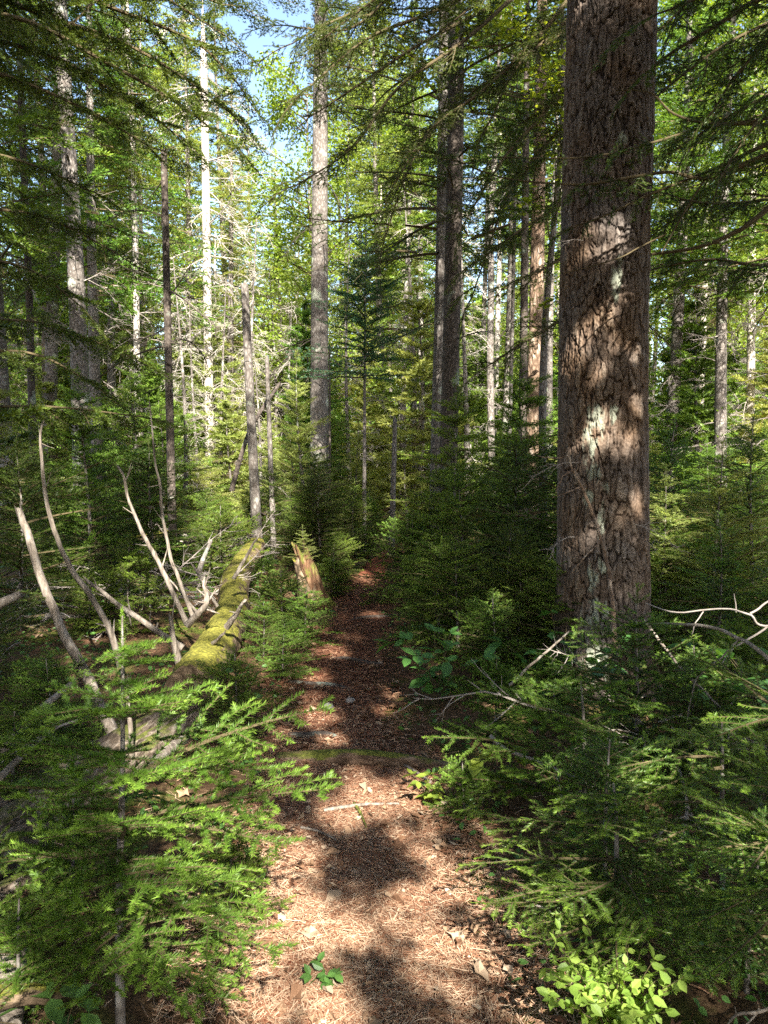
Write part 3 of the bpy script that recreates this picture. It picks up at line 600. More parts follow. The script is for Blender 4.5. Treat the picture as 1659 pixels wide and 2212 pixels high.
tall_tree('spruce_tree', 'tall dark trunk, right and nearer one of the touching pair', 'tree', [(985, 0), (986, 200), (980, 500), (974, 800), (966, 1060)], 8.6, (32, 40), 'bark_dark', 12, cr(3.6, 11.8, 1.9, step=.36, nper=6, tadd=-.1), deadn=24, deadL=.7, deadz=(1.6, 4.5), deadmat='darkdead')
tall_tree('spruce_tree', 'grey brown trunk behind and left of the touching dark trunk', 'tree', [(958, 60), (956, 300), (952, 600), (946, 850), (940, 1060)], 9.6, (19, 27), 'bark_grey', 12, cr(4.5, 11.8, 1.6, step=.5, nper=5), deadn=18, deadL=.8, deadz=(1.5, 5), deadmat='darkdead')
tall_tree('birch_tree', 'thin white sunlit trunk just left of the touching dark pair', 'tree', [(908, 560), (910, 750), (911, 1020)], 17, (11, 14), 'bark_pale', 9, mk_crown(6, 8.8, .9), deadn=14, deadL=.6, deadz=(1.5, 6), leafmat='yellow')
tall_tree('spruce_tree', 'pale slightly bent trunk halfway between dark pair and peeling trunk', 'tree', [(1066, 380), (1058, 500), (1062, 620), (1058, 760), (1062, 1000)], 15, (13, 16), 'bark_grey', 11, mk_crown(6.5, 10.8, 1.2), deadn=20, deadL=.7, deadz=(1.5, 7))
tall_tree('cedar_tree', 'sunlit trunk with peeling shredded bark left of the huge pine', 'tree', [(1168, 180), (1164, 400), (1160, 620), (1156, 800), (1150, 1000)], 9.2, (24, 38), 'bark_red', 11, mk_crown(5.6, 10.8, 1.4, lod='C', step=.5), deadn=12, deadL=.7, deadz=(1.5, 5), rough=.14, sides=32)
tall_tree('spruce_tree', 'dark shaded trunk touching the peeling trunk on its left', 'tree', [(1136, 300), (1134, 500), (1131, 750), (1128, 1000)], 9.9, (14, 20), 'bark_dark', 10, mk_crown(5.6, 9.8, 1.2, step=.5), deadn=12, deadL=.6, deadz=(1.5, 5), deadmat='darkdead')
tall_tree('young_spruce_pole', 'slim straight pole in front of the bent pale trunk', 'tree', [(1113, 420), (1108, 650), (1100, 980)], 11, (7, 9), 'bark_grey', 7, mk_crown(4.4, 6.8, .7, step=.3), deadn=16, deadL=.5, deadz=(1, 4.5))

# balsam with visible crown over the path
def balsam():
    Y = 11.; pts = trunk_pts([(790, 505), (788, 740), (787, 1080)], Y); base = pts[0].copy(); base[2] = gh(base[0], base[1])
    e = thing('balsam_fir', 'young bluish fir with pointed crown and thin pale stem above the path', 'tree', base)
    g = Geo(); tube(g, pts, np.linspace(.035, .006, len(pts)), 10, .05, 2); g.obj('trunk', [M['bark_grey']], e, base, smooth=(0,))
    r = np.random.default_rng(12); c = crown(pts, 2.5, pts[-1][2], 1.1, 'young', 'C', r, .17, 6, tilt0=.12, shape=.75)
    c.obj('crown', [M['blue'], M['twig']], e, base)
    d = Geo(); dead_skirt(d, pts, None, 1.3, 2.7, .5, 22, r, 0); d.obj('dead_branches', [M['dead']], e, base)
balsam()

# ------------------------------------------------------------------ unseen trees added for shade, crowns cut open for the sun spots
visible_cut = lambda c: ~((c[:, 1] > -.4) & (c[:, 2] < 1.9 + .585 * np.clip(c[:, 1], 0, 99)) )
def shade_tree(x, y, H, z0, L, i, lod='D', kind='spruce', nper=7, step=.3):
    r = np.random.default_rng(100 + i); n = 40; pts = np.stack([x + .1 * np.sin(np.linspace(0, 3, n) + i), np.full(n, y), np.linspace(-.1, H, n)], 1); base = (x, y, float(gh(x, y)))
    e = thing('spruce_tree', ('unseen spruce added outside the view, %s of those shading the path' % ORD[i]), 'tree', base, 'unseen spruces added for shade')
    g = Geo(); tube(g, pts, np.linspace(.13, .02, n), 12, .05, i); g.obj('trunk', [M['bark_grey']], e, base, smooth=(0,))
    c = crown(pts, z0, H, L, kind, lod, r, step, nper); c = filter_crown(c, visible_cut); c.obj('crown', [M['spruce_dark'], M['twig']], e, base)
ORD = ['nearest', 'second', 'third', 'fourth', 'fifth', 'sixth', 'seventh', 'eighth', 'ninth', 'tenth', 'eleventh', 'twelfth', 'thirteenth', 'fourteenth', 'fifteenth', 'sixteenth', 'seventeenth', 'eighteenth', 'nineteenth', 'twentieth'] + ['%dth' % k for k in range(21, 200)]
for i, a in enumerate([(1.5, -2.0, 12, 3.0, 2.2), (-1.8, -2.6, 12, 3.0, 2.2), (.3, -4.9, 13, 3.2, 2.4), (3.4, -3.4, 13, 3, 2.4), (-3.8, -4.2, 13, 2.8, 2.4), (2.75, -7.5, 15, 4, 2.6), (-1.6, -8, 15, 4, 2.6), (4.2, -.2, 12, 2.8, 2.0), (5.4, -6, 14, 3, 2.6), (-5.0, -8, 15, 4, 2.6), (.2, -11, 17, 6, 2.8),
                       (-4.6, -.5, 13, 2.6, 2.2), (-2.3, 1.0, 13, 5.5, 2.5), (-3.3, 2.6, 14, 6, 2.6), (1.7, .6, 13, 6, 2.4), (2.75, 3.1, 12, 3.6, 2.1), (2.6, .8, 12, 3.0, 2.0), (-3.9, 4.4, 13, 5.0, 2.5), (-5.2, 9.0, 14, 5, 2.4), (-4.4, 2.6, 13, 3.2, 1.9), (-7.0, 5.5, 14, 3, 2.4), (5.6, 3.4, 13, 3.5, 2.2), (6.6, 7.0, 13, 3, 2.2)]):
    shade_tree(*a, i)

# ------------------------------------------------------------------ overhanging hemlock at right
def poly_branch(geo, uvy, w0, w1, kind, lod, r, spray=.5, every=.14, start=0.0, end=1.0, m=1, droop=-.25, sides=7, side=None, tip=True, tadd=0.0):
    pts = smooth_path([P(*q) for q in uvy], 28); Y = uvy[0][2]
    ra = np.linspace(w0, w1, 28) / 2 / FPX * Y; tube(geo, pts, ra, sides, .15, 5, m=m, cap=False)
    if spray <= 0: return pts
    s = np.concatenate([[0], np.cumsum(np.linalg.norm(np.diff(pts, axis=0), axis=1))]); Lt = s[-1]; x = Lt * start
    while x < Lt * end:
        p = np.array([np.interp(x, s, pts[:, c]) for c in range(3)]); i = min(np.searchsorted(s, x), 27); T = unit(pts[i] - pts[i - 1])
        for sd in ((-1, 1) if side is None else (side,)):
            az = math.atan2(T[1], T[0]) + sd * r.uniform(.6, 1.1)
            put(geo, p, az, droop + r.normal(-.1, .3), spray * r.uniform(.5, 1.15) * (1 - .4 * x / Lt), kind, lod, r, tadd=tadd, rs=.55)
        x += every * r.uniform(.7, 1.3)
    if tip: put(geo, pts[-1], math.atan2(T[1], T[0]), math.asin(np.clip(T[2], -1, 1)), spray, kind, lod, r, tadd=tadd)
    return pts
def right_hemlock():
    x, y = 3.6, 4.3; base = np.array([x, y, float(gh(x, y))]); r = np.random.default_rng(5)
    e = thing('hemlock_tree', 'hemlock outside the right edge whose long branches cross in front of the pine', 'tree', base)
    pts = np.stack([np.full(30, x), np.full(30, y), np.linspace(-.1, 9, 30)], 1); g = Geo(); tube(g, pts, np.linspace(.17, .05, 30), 16, .06, 3); g.obj('trunk', [M['bark_grey']], e, base, smooth=(0,))
    c = Geo()
    for q, w, sp, st in [
        ([(1900, -60, 4.2), (1659, -8, 4.2), (1564, 45, 4.2), (1504, 82, 4.2), (1449, 115, 4.2), (1408, 148, 4.25)], (11, 5), .28, .1),
        ([(2000, 300, 4.1), (1659, 270, 4.1), (1529, 266, 4.05), (1454, 245, 4.0), (1404, 200, 4.0), (1330, 195, 4.0)], (8, 2.5), 0, .1),
        ([(2000, 180, 4.1), (1659, 255, 4.1), (1529, 274, 4.05), (1404, 310, 4.0), (1330, 330, 4.0), (1230, 342, 3.95), (1080, 340, 3.9)], (8, 2.5), .20, .5),
        ([(2000, 200, 4.1), (1659, 312, 4.1), (1580, 350, 4.1), (1480, 390, 4.0), (1404, 420, 4.0), (1304, 467, 4.0), (1240, 490, 4.0)], (10, 2.5), .16, .5),
        ([(2000, 200, 4.0), (1659, 332, 4.0), (1530, 385, 4.0), (1450, 372, 3.95), (1380, 380, 3.9), (1280, 397, 3.9), (1204, 397, 3.9), (1090, 385, 3.9), (1004, 355, 3.9)], (10, 2.5), .30, .62),
        ([(2000, 150, 4.3), (1659, 450, 4.2), (1580, 505, 4.2), (1504, 535, 4.2), (1404, 550, 4.3)], (14, 6), 0, .3),
        ([(1440, 505, 4.1), (1380, 535, 4.1), (1330, 560, 4.05), (1219, 590, 4.0)], (4, 2), 0, 0),
        ([(1524, 385, 4.0), (1480, 455, 4.0), (1430, 545, 4.0)], (5, 3), 0, 0),
        ([(1960, -100, 3.8), (1700, 60, 3.8), (1600, 150, 3.8), (1540, 240, 3.8)], (9, 4), .42, .1),
        ([(1960, 60, 3.6), (1720, 190, 3.6), (1640, 260, 3.6), (1590, 330, 3.6)], (9, 4), .36, .2),
        ([(1960, 330, 4.6), (1700, 420, 4.6), (1560, 440, 4.6), (1470, 430, 4.6)], (8, 4), .45, .15),
        ([(1960, -200, 3.9), (1640, -60, 3.9), (1500, 0, 3.9), (1420, 30, 3.9)], (9, 4), .34, .15),
        ([(1960, -100, 5.6), (1700, 30, 5.6), (1560, 100, 5.6), (1440, 190, 5.6)], (9, 4), .6, .1), ([(1960, 100, 5.6), (1700, 190, 5.6), (1560, 260, 5.6), (1450, 330, 5.6)], (9, 4), .6, .1), ([(1960, 250, 6), (1700, 330, 6), (1570, 380, 6), (1450, 480, 6)], (9, 4), .6, .1), ([(1960, -300, 5), (1700, -150, 5), (1560, -60, 5), (1430, 60, 5)], (9, 4), .5, .1),
        ([(1960, 500, 5.2), (1680, 570, 5.2), (1540, 560, 5.2), (1440, 575, 5.2)], (8, 4), .5, .15),
    ]:
        poly_branch(c, q, w[0], w[1], 'hemlock', 'B', r, sp, .13, st)
    up = crown(pts, 5.0, 9, 1.6, 'hemlock', 'D', r, .4, 5); up = filter_crown(up); c.addgeo(up)
    c.obj('crown', [M['spruce_dark'], M['twig']], e, base)
right_hemlock()
def spray_tree(name, label, x, y, H, mats, branches, seed, kind='hemlock', lod='B', r0=.14, upz=None, upL=1.8):
    base = np.array([x, y, float(gh(x, y))]); r = np.random.default_rng(seed); e = thing(name, label, 'tree', base)
    pts = np.stack([np.full(30, x), np.full(30, y), np.linspace(-.1, H, 30)], 1); g = Geo(); tube(g, pts, np.linspace(r0, .03, 30), 16, .06, seed); g.obj('trunk', [M['bark_grey']], e, base, smooth=(0,))
    c = Geo()
    for q, w, sp, st in branches: poly_branch(c, q, w[0], w[1], kind, lod, r, sp, .15, st)
    if upz: c.addgeo(filter_crown(crown(pts, upz, H, upL, kind, 'D', r, .4, 5)))
    c.obj('crown', mats, e, base)
# top-left canopy, tree just outside the left edge
spray_tree('spruce_tree', 'spruce outside the left edge whose dark boughs fill the upper left corner', -4.3, 7.0, 12, [M['spruce_dark'], M['twig']], [
    ([(-250, -200, 7), (50, -60, 7), (250, 20, 7), (420, 90, 7), (505, 170, 7)], (14, 3), .55, .25),
    ([(-250, 0, 6.8), (40, 40, 6.8), (220, 130, 6.6), (380, 220, 6.6), (470, 290, 6.6)], (12, 3), .5, .2),
    ([(-250, 100, 6.9), (0, 160, 6.9), (170, 230, 6.8), (330, 320, 6.7)], (11, 3), .5, .2),
    ([(-250, -300, 7.2), (100, -140, 7.2), (300, -60, 7.2), (480, 10, 7.2)], (13, 3), .55, .2),
    ([(-250, 300, 7), (-30, 330, 7), (80, 360, 7), (190, 410, 7)], (10, 3), .42, .1),
    ([(-250, 550, 6.6), (-30, 560, 6.6), (80, 590, 6.6), (160, 650, 6.6)], (9, 3), .42, .1),
    ([(-250, 800, 6.2), (-30, 760, 6.2), (90, 770, 6.2), (200, 830, 6.2)], (9, 3), .42, .1),
    ([(-250, -100, 7.4), (60, 20, 7.4), (260, 90, 7.4), (400, 170, 7.4), (480, 230, 7.4)], (12, 3), .6, .15), ([(-250, 40, 7.6), (80, 110, 7.6), (250, 200, 7.6), (380, 290, 7.6)], (12, 3), .6, .15),
    ([(-250, -260, 7), (150, -100, 7), (330, -20, 7), (460, 60, 7)], (12, 3), .55, .3), ([(-250, 430, 7.3), (-30, 450, 7.3), (100, 470, 7.3), (240, 540, 7.3)], (9, 3), .5, .1),
    ([(-250, 680, 7.3), (-30, 690, 7.3), (100, 700, 7.3), (260, 760, 7.3)], (9, 3), .55, .1), ([(-250, 900, 7), (-30, 880, 7), (130, 880, 7), (300, 900, 7)], (9, 3), .5, .1), ([(-250, -330, 8), (200, -150, 8), (400, -60, 8), (560, -10, 8)], (12, 3), .5, .3)], 21, 'spruce', 'C', upz=6.0, upL=2.6)
spray_tree('spruce_tree', 'shaded spruce among the left trees with layered dark green boughs', -3.45, 6.2, 3.4, [M['spruce_dark'], M['twig']], [], 22, 'spruce', 'C', r0=.04, upz=.9, upL=1.2)
# dark boughs hanging over the path from a tree behind the touching pair
spray_tree('hemlock_tree', 'hemlock behind the huge pine with dark boughs hanging over the path', 2.0, 7.2, 11, [M['spruce_dark'], M['twig']], [
    ([(1300, -150, 7.2), (1150, -40, 7.2), (1000, 90, 7.0), (860, 190, 6.9), (760, 320, 6.8), (640, 400, 6.8)], (11, 2.5), .46, .35),
    ([(1300, -100, 7.2), (1180, 60, 7.0), (1050, 190, 6.8), (930, 280, 6.7), (850, 400, 6.6)], (11, 2.5), .42, .2),
    ([(1300, -250, 7.2), (1100, -150, 7.2), (900, -60, 7.2), (780, 20, 7.1), (690, 90, 7.1)], (11, 2.5), .5, .2),
    ([(1300, 100, 7.2), (1180, 240, 7.0), (1090, 340, 6.8), (1010, 470, 6.7)], (9, 2.5), .45, .2),
    ([(1300, 350, 7.2), (1210, 440, 7.0), (1120, 500, 6.8), (1040, 560, 6.7)], (9, 2.5), .45, .1),
    ([(1300, 480, 7.2), (1210, 560, 7.0), (1130, 600, 6.8)], (9, 2.5), .4, .1),
    ([(1300, -50, 7.2), (1210, 60, 7.0), (1120, 140, 6.8), (1060, 260, 6.8)], (9, 2.5), .5, .1),
    ([(1100, -60, 7.3), (950, 20, 7.3), (800, 80, 7.2), (700, 160, 7.1), (640, 215, 7)], (9, 2.5), .5, .2), ([(1100, -160, 7.6), (950, -60, 7.6), (780, 20, 7.5), (690, 60, 7.4), (630, 95, 7.4)], (9, 2.5), .55, .2), ([(1050, 20, 7.0), (900, 100, 7.0), (780, 180, 6.9), (690, 240, 6.9)], (8, 2.5), .42, .2),
    ([(1300, -200, 7.2), (1150, -100, 6.5), (1050, -10, 6.2), (960, 60, 6.1)], (9, 2.5), .45, .1), ([(1300, 200, 7.6), (1200, 290, 7.5), (1100, 420, 7.4), (1020, 640, 7.2)], (9, 2.5), .5, .1),
    ([(1300, 600, 7.4), (1210, 690, 7.2), (1130, 740, 7), (1040, 800, 6.9)], (9, 2.5), .45, .1), ([(1300, -300, 7.5), (1050, -160, 7.5), (880, -40, 7.4), (760, 60, 7.4), (650, 60, 7.4)], (11, 2.5), .55, .25), ([(1300, 0, 7.6), (1150, 120, 7.5), (1020, 200, 7.5), (900, 330, 7.3), (830, 520, 7.2)], (9, 2.5), .5, .2)], 23, upz=7)

# ------------------------------------------------------------------ broadleaf
def leafcloud(geo, cen, rad, n, size, r, m=0, flatness=.5, tint=(.2, 1.0)):
    c = np.asarray(cen, float) + unit(r.normal(size=(n, 3))) * (r.random((n, 1)) ** .5) * rad
    leaves(geo, c, size * r.uniform(.6, 1.2, n), r, m, flatness, tint)
def leaves(geo, c, size, r, m=0, flatness=.5, tint=(.2, 1.0), dirs=None):
    n = len(c); nr = unit(r.normal(size=(n, 3)) * (1 - flatness) + np.array([0, 0, 1.]) * flatness * 1.4)
    d = unit(np.cross(nr, r.normal(size=(n, 3)))) if dirs is None else unit(dirs - nr * (dirs * nr).sum(1, keepdims=True)); w = np.cross(nr, d); s = np.asarray(size).reshape(-1, 1)
    prof = [(0, 0, 0), (.25, .26, .03), (.6, .27, .0), (1, 0, -.10), (.6, -.27, .0), (.25, -.26, .03)]
    v = np.stack([c + d * a * s + w * b * s + nr * q * s for a, b, q in prof], 1)
    k = np.arange(n)[:, None] * 6
    f = np.concatenate([k + np.array([[0, 1, 2, 3]]), k + np.array([[0, 3, 4, 5]])])
    geo.add(v.reshape(-1, 3), f, np.repeat(r.uniform(*tint, n), 6), m)

# ------------------------------------------------------------------ prototypes for repeats
PR = {}
def proto(key, parts): PR[key] = parts
def place(key, name, cat, loc, rz, sc, group=None, label=None):
    e = thing(name, label, cat, loc, group); e.rotation_euler = (0, 0, rz); e.scale = (sc, sc, sc)
    for nm, me in PR[key]:
        o = bpy.data.objects.new(nm, me); COL.objects.link(o); o.parent = e
    return e
def sapling_proto(key, H, L, kind, lod, mat, seed, step, nper, z0=.06, shape=.7, tilt0=.15, dead=0, tadd=0.0, Lmin=.06):
    r = np.random.default_rng(seed); n = 14; pts = np.stack([.02 * H * np.sin(np.linspace(0, 4, n) + seed), .02 * H * np.cos(np.linspace(0, 3, n) + seed), np.linspace(-.08, H, n)], 1); pts -= [pts[0, 0], pts[0, 1], 0]
    g = Geo(); tube(g, pts, np.linspace(.006 + .011 * H, .003, n), 8, .08, seed)
    c = crown(pts, z0 * H, H, L, kind, lod, r, step, nper, tilt0=tilt0, shape=shape, Lmin=Lmin, tadd=tadd)
    if dead: dead_skirt(c, pts, None, .1 * H, .5 * H, L, dead, r)
    proto(key, [('stem', g.mesh('stem', [M['bark_grey']], smooth=(0,))), ('foliage', c.mesh('foliage', [M[mat], M['twig']]))])
sapling_proto('fgA', 1.12, .55, 'young', 'A', 'spruce', 1, .085, 6, z0=.14)
sapling_proto('fgF1', .8, .55, 'fir', 'A', 'fir', 2, .085, 5, shape=.6, z0=.08)
sapling_proto('fgF2', .65, .50, 'fir', 'A', 'fir', 3, .085, 5, shape=.6, z0=.08)
sapling_proto('fgS1', .7, .48, 'young', 'A', 'spruce', 4, .075, 5, shape=.6, z0=.08)
sapling_proto('fgS2', .42, .30, 'young', 'A', 'spruce', 9, .06, 5, shape=.6, z0=.08)
sapling_proto('mdD', 1.5, 1.0, 'young', 'B', 'spruce_dark', 5, .15, 6, z0=.04, shape=.62, tilt0=.0)
sapling_proto('mdE', 1.3, .95, 'young', 'B', 'spruce', 15, .15, 6, z0=.06, shape=.5, tilt0=.02)
sapling_proto('mdG', .8, .52, 'young', 'B', 'spruce', 6, .10, 6, shape=.55, tilt0=.05)
sapling_proto('mdY', 1.3, .65, 'fir', 'B', 'yellow', 7, .15, 5, shape=.65)
sapling_proto('mdF', 1.5, .7, 'fir', 'B', 'fir', 8, .15, 5, shape=.65)
for i in range(3): sapling_proto('c%d' % i, 1.6 + .5 * i, .9 + .14 * i, 'young', 'C', ['spruce_dark', 'spruce', 'spruce'][i], 30 + i, .2, 6, shape=.6, tilt0=.0, dead=6)
for i in range(3): sapling_proto('cy%d' % i, 1.8 + .7 * i, .8 + .12 * i, 'young', 'C', 'yellow', 40 + i, .2, 5, shape=.7, dead=10)
for i in range(2): sapling_proto('d%d' % i, 3.2 + 1.5 * i, 1.1 + .2 * i, 'spruce', 'D', 'spruce', 50 + i, .22, 6, shape=.75)
for i in range(2): sapling_proto('dy%d' % i, 3.0 + 1.5 * i, 1.1 + .2 * i, 'spruce', 'D', 'yellow', 55 + i, .24, 6, shape=.75, dead=12)
def tall_proto(key, H, z0, L, mat, bk, seed, kind='spruce', nper=5, step=.42, r0=.13, dead=40, leafy=False, deadm='dead'):
    r = np.random.default_rng(seed); n = 40; s = np.linspace(0, 1, n); pts = np.stack([.15 * np.sin(s * 3 + seed), .1 * np.cos(s * 4 + seed), -.2 + s * (H + .2)], 1); pts[:, :2] -= pts[0, :2]
    g = Geo(); tube(g, pts, r0 * (1 - .85 * s) * (1 + .35 * np.exp(-np.clip(pts[:, 2], 0, 9) / .2)), 14, .08, seed)
    parts = [('trunk', g.mesh('trunk', [M[bk]], smooth=(0,)))]
    if leafy:
        c = Geo()
        for k in range(46):
            z = z0 + (H - z0) * r.random() ** .9; az = r.uniform(0, 6.28); l = L * (1 - .55 * (z - z0) / (H - z0)) * r.uniform(.5, 1.1); p = along(pts, z); d = np.array([math.cos(az), math.sin(az), .45 + r.normal(0, .2)]); q = p + d * l
            mid = p + d * l * .5 + np.array([0, 0, .08 * l]); segs(c, [p, mid], [mid, q], [.02, .012], [.012, .004], 4, 0, 1)
            for u_ in range(5):
                cc = p + d * l * r.uniform(.35, 1.05) + r.normal(0, .18, 3) * l; segs(c, [mid], [cc], [.006], [.002], 3, 0, 1); leafcloud(c, cc, .36, 64, .078, r, 0, .45)
        parts.append(('crown', c.mesh('crown', [M['broad'], M['twig']])))
    elif mat:
        c = crown(pts, z0, H, L, kind, 'D', r, step, nper, tilt0=.0, shape=.8); parts.append(('crown', c.mesh('crown', [M[mat], M['twig']])))
    if dead:
        for nn in ([dead] if dead > 10 else [1] * dead):
            d = Geo(); dead_skirt(d, pts, None, 1.0, (z0 + .6) if mat or leafy else H - .1, L * .6, nn, r, 0, .35); nm = 'dead_branches' if nn > 1 else 'dead_branch'; parts.append((nm, d.mesh(nm, [M[deadm]])))
    proto(key, parts)
tall_proto('tS0', 14, 4.5, 2.1, 'spruce', 'bark_grey', 60); tall_proto('tS1', 12, 3.0, 1.9, 'spruce', 'bark_dark', 61, deadm='darkdead')
tall_proto('tY0', 15, 5, 2.2, 'yellow', 'bark_grey', 62); tall_proto('tY1', 11, 2.2, 1.8, 'yellow', 'bark_grey', 63)
tall_proto('tB0', 13, 3.5, 2.4, None, 'bark_pale', 64, leafy=True, dead=8, r0=.1); tall_proto('tB1', 9, 2.0, 2.0, None, 'bark_grey', 65, leafy=True, dead=6, r0=.07)
tall_proto('tD0', 11, 9, 1.6, None, 'bark_pale', 66, dead=80); tall_proto('tD1', 8, 7, 1.5, None, 'bark_grey', 67, dead=130, r0=.08, deadm='bark_pale')
tall_proto('tP0', 14, 8, 1.5, 'spruce', 'bark_grey', 68, dead=34, r0=.10, step=.5)

LAND = [(163, 'the leaning dark left trunk'), (362, 'the black flat-topped snag'), (446, 'the bleached dead trunk'), (540, 'the sunlit broken snag'), (690, 'the thick central trunk'), (790, 'the bluish fir'), (965, 'the touching dark pair'), (1155, 'the peeling trunk'), (1305, 'the huge pine')]
PEND = []
def rep(key, name, cat, noun, group, x, y, sc=1.0, rz=None):
    e = place(key, name, cat, (x, y, float(gh(x, y))), random.uniform(0, 6.28) if rz is None else rz, sc, group); u, v = UV((x, y, 1)); PEND.append((e, noun, u, y)); return e
def finish_labels():
    from collections import defaultdict
    D = defaultdict(list)
    for e, noun, u, y in PEND:
        k = sum(1 for a, _ in LAND if u > a); D[(noun, k)].append((y, e))
    for (noun, k), L_ in D.items():
        if k == 0: w = 'left of ' + LAND[0][1]
        elif k == len(LAND): w = 'right of ' + LAND[-1][1]
        else: w = 'between ' + LAND[k - 1][1].replace('the ', '', 1) + ' and ' + LAND[k][1].replace('the ', '', 1)
        L_.sort(key=lambda q: q[0])
        for i, (y, e) in enumerate(L_):
            e['label'] = (('' if len(L_) == 1 else 'nearest ' if i == 0 else ORD[i] + ' nearest ') + noun + ' ' + w)
# middle and far forest
r = np.random.default_rng(77)
taken = []
def free(x, y, d): 
    if any((x - a) ** 2 + (y - b) ** 2 < d * d for a, b in taken): return False
    taken.append((x, y)); return True
cnt = 0; tries = 0
# undergrowth 7 - 26 m
while cnt < 125 and tries < 5000:
    tries += 1; y = 7.2 + 18 * r.random() ** 1.2; u = r.uniform(-60, 1720); x = (u - CX) / FPX * y
    if abs(x - pxc(y)) < (.62 if y < 10 else .32): continue
    if y < 9.5 and -1.9 < x < -.5: continue
    if 380 < u < 660 and y < 10.5: continue
    if not free(x, y, .55 + .02 * y): continue
    sunny = (380 < u < 680 and y > 9.5) or (u > 740 and u < 900 and y > 12) or (u > 1390 and r.random() < .35) or r.random() < .12  # sunny ones take the needle colour with sunlight painted in
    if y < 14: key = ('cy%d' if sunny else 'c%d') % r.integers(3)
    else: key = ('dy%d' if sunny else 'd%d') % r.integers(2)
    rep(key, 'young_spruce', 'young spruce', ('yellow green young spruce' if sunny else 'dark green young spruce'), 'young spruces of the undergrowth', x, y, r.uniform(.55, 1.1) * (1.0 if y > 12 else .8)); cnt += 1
cnt = 0; tries = 0
while cnt < 62 and tries < 6000:
    tries += 1; y = 4.9 + 6.5 * r.random(); u = r.uniform(-40, 1700); x = (u - CX) / FPX * y
    if abs(x - pxc(y)) < pwd(y) + .22 or -1.75 < x < -.4 and y < 9.2 or (x > .9 and x < 1.6 and y < 5.6): continue
    if 400 < u < 600 and y < 8 : continue
    if u < 1000 and y < 5.3 or not free(x, y, .42): continue
    rep(r.choice(['mdG', 'mdE', 'mdG']), 'young_spruce', 'young spruce', 'low spruce seedling', 'low spruce seedlings of the forest floor', x, y, r.uniform(.35, .7)); cnt += 1
# tall trees 14 - 50 m
cnt = 0; tries = 0
while cnt < 120 and tries < 6000:
    tries += 1; y = 14 + 40 * r.random() ** 1.1; u = r.uniform(-150, 1800); x = (u - CX) / FPX * y
    if abs(u - 600) < 95 and y < 40: continue
    if abs(u - CX) < 20 and y < 22: continue
    if 380 < u < 700 and y < 23: continue
    if not free(x, y, 1.3): continue
    z = r.random(); g_ = 'tall trees of the forest behind'
    if u < 400: key = r.choice(['tS0', 'tY1', 'tB0', 'tS1', 'tP0'])
    elif u < 800: key = r.choice(['tY0', 'tY1', 'tB1', 'tD0', 'tD1', 'tY0', 'tD1', 'tY1'])
    elif u < 1300: key = r.choice(['tS1', 'tB0', 'tP0', 'tP0', 'tY0', 'tD1', 'tB1'])
    else: key = r.choice(['tP0', 'tP0', 'tS0', 'tY0', 'tD1', 'tB0', 'tP0'])
    noun = {'tS': 'tall dark green spruce', 'tY': 'tall yellow green spruce', 'tB': 'tall broadleaf tree', 'tD': 'bare dead tree', 'tP': 'slim bare-stemmed spruce'}[key[:2]]
    rep(key, {'tB': 'broadleaf_tree', 'tD': 'dead_tree'}.get(key[:2], 'spruce_tree'), 'dead tree' if key[1] == 'D' else 'tree', noun, g_, x, y, r.uniform(.8, 1.15) * (1.05 if y > 30 else 1)); cnt += 1
for (u, y, key, sc) in [(215, 13.5, 'tS0', .9), (15, 10.5, 'tS0', .85), (300, 18, 'tS0', .95), (405, 22, 'tY0', .95), (100, 17, 'tS1', 1.1), (-30, 14, 'tB0', 1), (250, 16, 'tY1', .9), (560, 29, 'tY0', .92), (600, 33, 'tY0', .9), (640, 30, 'tY0', .8), (668, 27, 'tY1', .95), (590, 20, 'tD1', .75), (620, 16, 'tD1', .55), (640, 18, 'tD1', .6), (430, 14, 'tD1', .5), (475, 19, 'tD0', .6), (655, 22, 'tD1', .8), (560, 13.5, 'tD1', .42),
                        (1440, 15, 'tS0', 1), (1500, 19, 'tB0', 1.05), (1560, 14, 'tS0', .95), (1620, 17, 'tB0', 1.1), (1680, 13, 'tS0', .95), (1590, 24, 'tY0', 1.1), (1460, 26, 'tY0', 1.1), (1700, 20, 'tY0', 1.1), (790, 25, 'tB0', 1.1), (760, 16, 'tD1', .7), (870, 17, 'tP0', .8), (1010, 14, 'tD1', .8), (1030, 19, 'tP0', .9), (1085, 16, 'tP0', .9), (1190, 13, 'tP0', .7), (1215, 18, 'tD0', .8), (820, 22, 'tD0', .8), (890, 15, 'tD1', .8), (500, 24, 'tY0', 1.0), (545, 17, 'tD1', .8), (480, 15.5, 'tD1', .6), (395, 12.5, 'tD1', .55), (505, 21, 'tY1', 1.0), (600, 22, 'tY1', .75), (645, 26, 'tY1', .8), (560, 30, 'tB1', .9), (330, 19, 'tB0', .9), (380, 24, 'tB0', 1.0), (425, 27, 'tB0', 1.0), (20, 18, 'tB0', 1), (230, 21, 'tB1', 1.1), (740, 24, 'tB0', 1), (860, 28, 'tB0', 1.1), (830, 20, 'tY0', .9), (900, 22, 'tB1', 1.2), (1060, 20, 'tB0', 1), (1240, 16, 'tB1', 1), (1450, 17, 'tB0', .9), (620, 44, 'tY0', .9), (700, 19, 'tB1', 1.1)]:
    x = (u - CX) / FPX * y; noun = {'tS': 'tall dark green spruce', 'tY': 'tall yellow green spruce', 'tB': 'tall broadleaf tree', 'tD': 'bare dead tree', 'tP': 'slim bare-stemmed spruce'}[key[:2]]
    rep(key, {'tB': 'broadleaf_tree', 'tD': 'dead_tree'}.get(key[:2], 'spruce_tree'), 'dead tree' if key[1] == 'D' else 'tree', noun, 'tall trees of the forest behind', x, y, sc)
